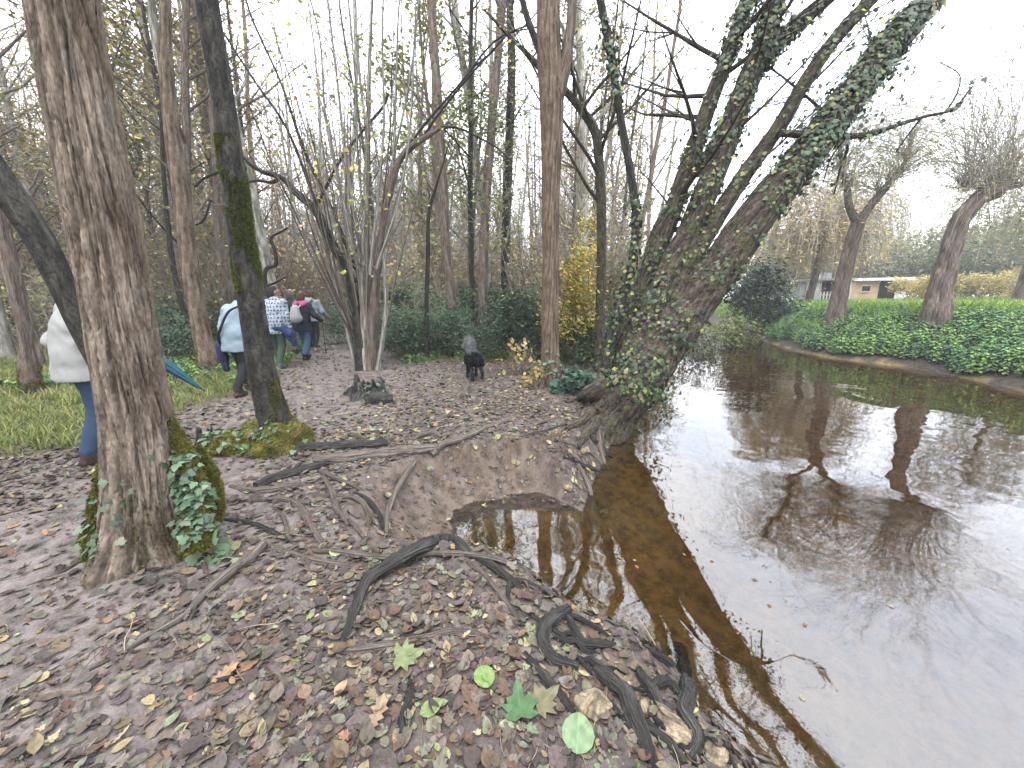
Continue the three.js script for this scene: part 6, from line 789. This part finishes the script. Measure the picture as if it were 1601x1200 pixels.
{ // the shaggy dog, seen from behind, head up
  const q = at(744, 560, 7.35), base = V(q.x, ground(q.x, q.z), q.z), g = group('dog', base, 'shaggy black and grey dog walking away across the clearing', 'dog'); g.rotation.y = Math.PI + 0.3; g.scale.setScalar(0.92);
  const B = [[[0, 0.47, -0.02], [0, 0.46, 0.42], 0.105, 0.13, 1], [[0, 0.43, 0.2], [0, 0.42, 0.44], 0.1, 0.13], [[0, 0.52, 0.46], [0.03, 0.73, 0.56], 0.1, 0.075], [[0.03, 0.76, 0.57], [0.03, 0.78, 0.6], 0.085, 0.085], [[0.0, 0.755, 0.64], [-0.03, 0.73, 0.76], 0.05, 0.035],
    [[0.1, 0.77, 0.57], [0.125, 0.66, 0.57], 0.03, 0.042], [[-0.04, 0.78, 0.55], [-0.065, 0.66, 0.56], 0.03, 0.042],
    [[0.075, 0.42, 0.0], [0.095, 0.3, 0.07], 0.075, 0.05], [[0.095, 0.3, 0.07], [0.09, 0.15, -0.06], 0.05, 0.032], [[0.09, 0.15, -0.06], [0.09, 0.03, -0.03], 0.032, 0.034], [[0.09, 0.028, -0.03], [0.09, 0.025, 0.03], 0.032, 0.028],
    [[-0.075, 0.42, 0.0], [-0.1, 0.31, 0.02], 0.075, 0.05], [[-0.1, 0.31, 0.02], [-0.1, 0.2, -0.14], 0.05, 0.034], [[-0.1, 0.2, -0.14], [-0.1, 0.085, -0.12], 0.034, 0.034], [[-0.1, 0.08, -0.12], [-0.1, 0.05, -0.09], 0.034, 0.028],
    [[0.09, 0.42, 0.4], [0.1, 0.25, 0.36], 0.07, 0.045], [[0.1, 0.25, 0.36], [0.1, 0.03, 0.38], 0.042, 0.034], [[0.1, 0.028, 0.38], [0.1, 0.025, 0.43], 0.032, 0.028], [[-0.09, 0.42, 0.4], [-0.1, 0.26, 0.46], 0.07, 0.045], [[-0.1, 0.26, 0.46], [-0.1, 0.03, 0.48], 0.042, 0.034], [[-0.1, 0.028, 0.48], [-0.1, 0.025, 0.53], 0.032, 0.028],
    [[0, 0.52, -0.1], [0.01, 0.47, -0.19], 0.045, 0.035], [[0.01, 0.47, -0.19], [0.01, 0.36, -0.22], 0.035, 0.02]];
  const gg = skin(B, 0.03, 0.012, (d, x, y, z) => d + 0.02 * fbm(x * 14, y * 14, z * 14, 3) * 2), p = gg.attributes.position, col = [], furCol = (x, y, z) => { const n = fbm(x * 9, y * 9, z * 9, 2), back = sstep(0.5, 0.58, y + 0.08 * n) * (1 - sstep(0.1, 0.02, z + 0.1 * n)), head = sstep(0.66, 0.72, y) * sstep(0.3, 0.4, z), k = clamp(Math.max(back * 0.8, head)); return mix3([0.012, 0.012, 0.014], [0.15, 0.155, 0.155], k); };
  for (let i = 0; i < p.count; i++) col.push(...furCol(p.getX(i), p.getY(i), p.getZ(i))); gg.setAttribute('color', new THREE.Float32BufferAttribute(col, 3)); gg.deleteAttribute('uv');
  mesh('body', gg, matte({ vertexColors: true, roughness: 0.8 }), g);
  const R = rng(121), l = sampleOn(gg, V(0, 0, 0), 7000, R, (q) => q.y > 0.3).map(({ p, n }) => { const m = n.clone().add(V((R() - .5) * 0.6, -0.5, -0.3)).normalize(); return { p, n: m, spin: R() * 6.28, s: 0.02 + 0.02 * R(), c: vary(R, furCol(p.x, p.y, p.z), 0.35) }; }); scatter('fur', mossBlade, fuzzMat, l, g);
  for (const [x, y, z, r] of [[0.005, 0.785, 0.668, 0.011], [0.06, 0.785, 0.66, 0.011]]) { const e = new THREE.SphereGeometry(r, 10, 8); e.translate(x, y, z); mesh('eye', e, new THREE.MeshStandardMaterial({ color: 0x0a0806, roughness: 0.2 }), g); } const ns = new THREE.SphereGeometry(0.018, 12, 8); ns.translate(-0.04, 0.735, 0.79); mesh('nose', ns, new THREE.MeshStandardMaterial({ color: 0x0a0a0a, roughness: 0.3 }), g);
}
renderer.render(scene, camera);
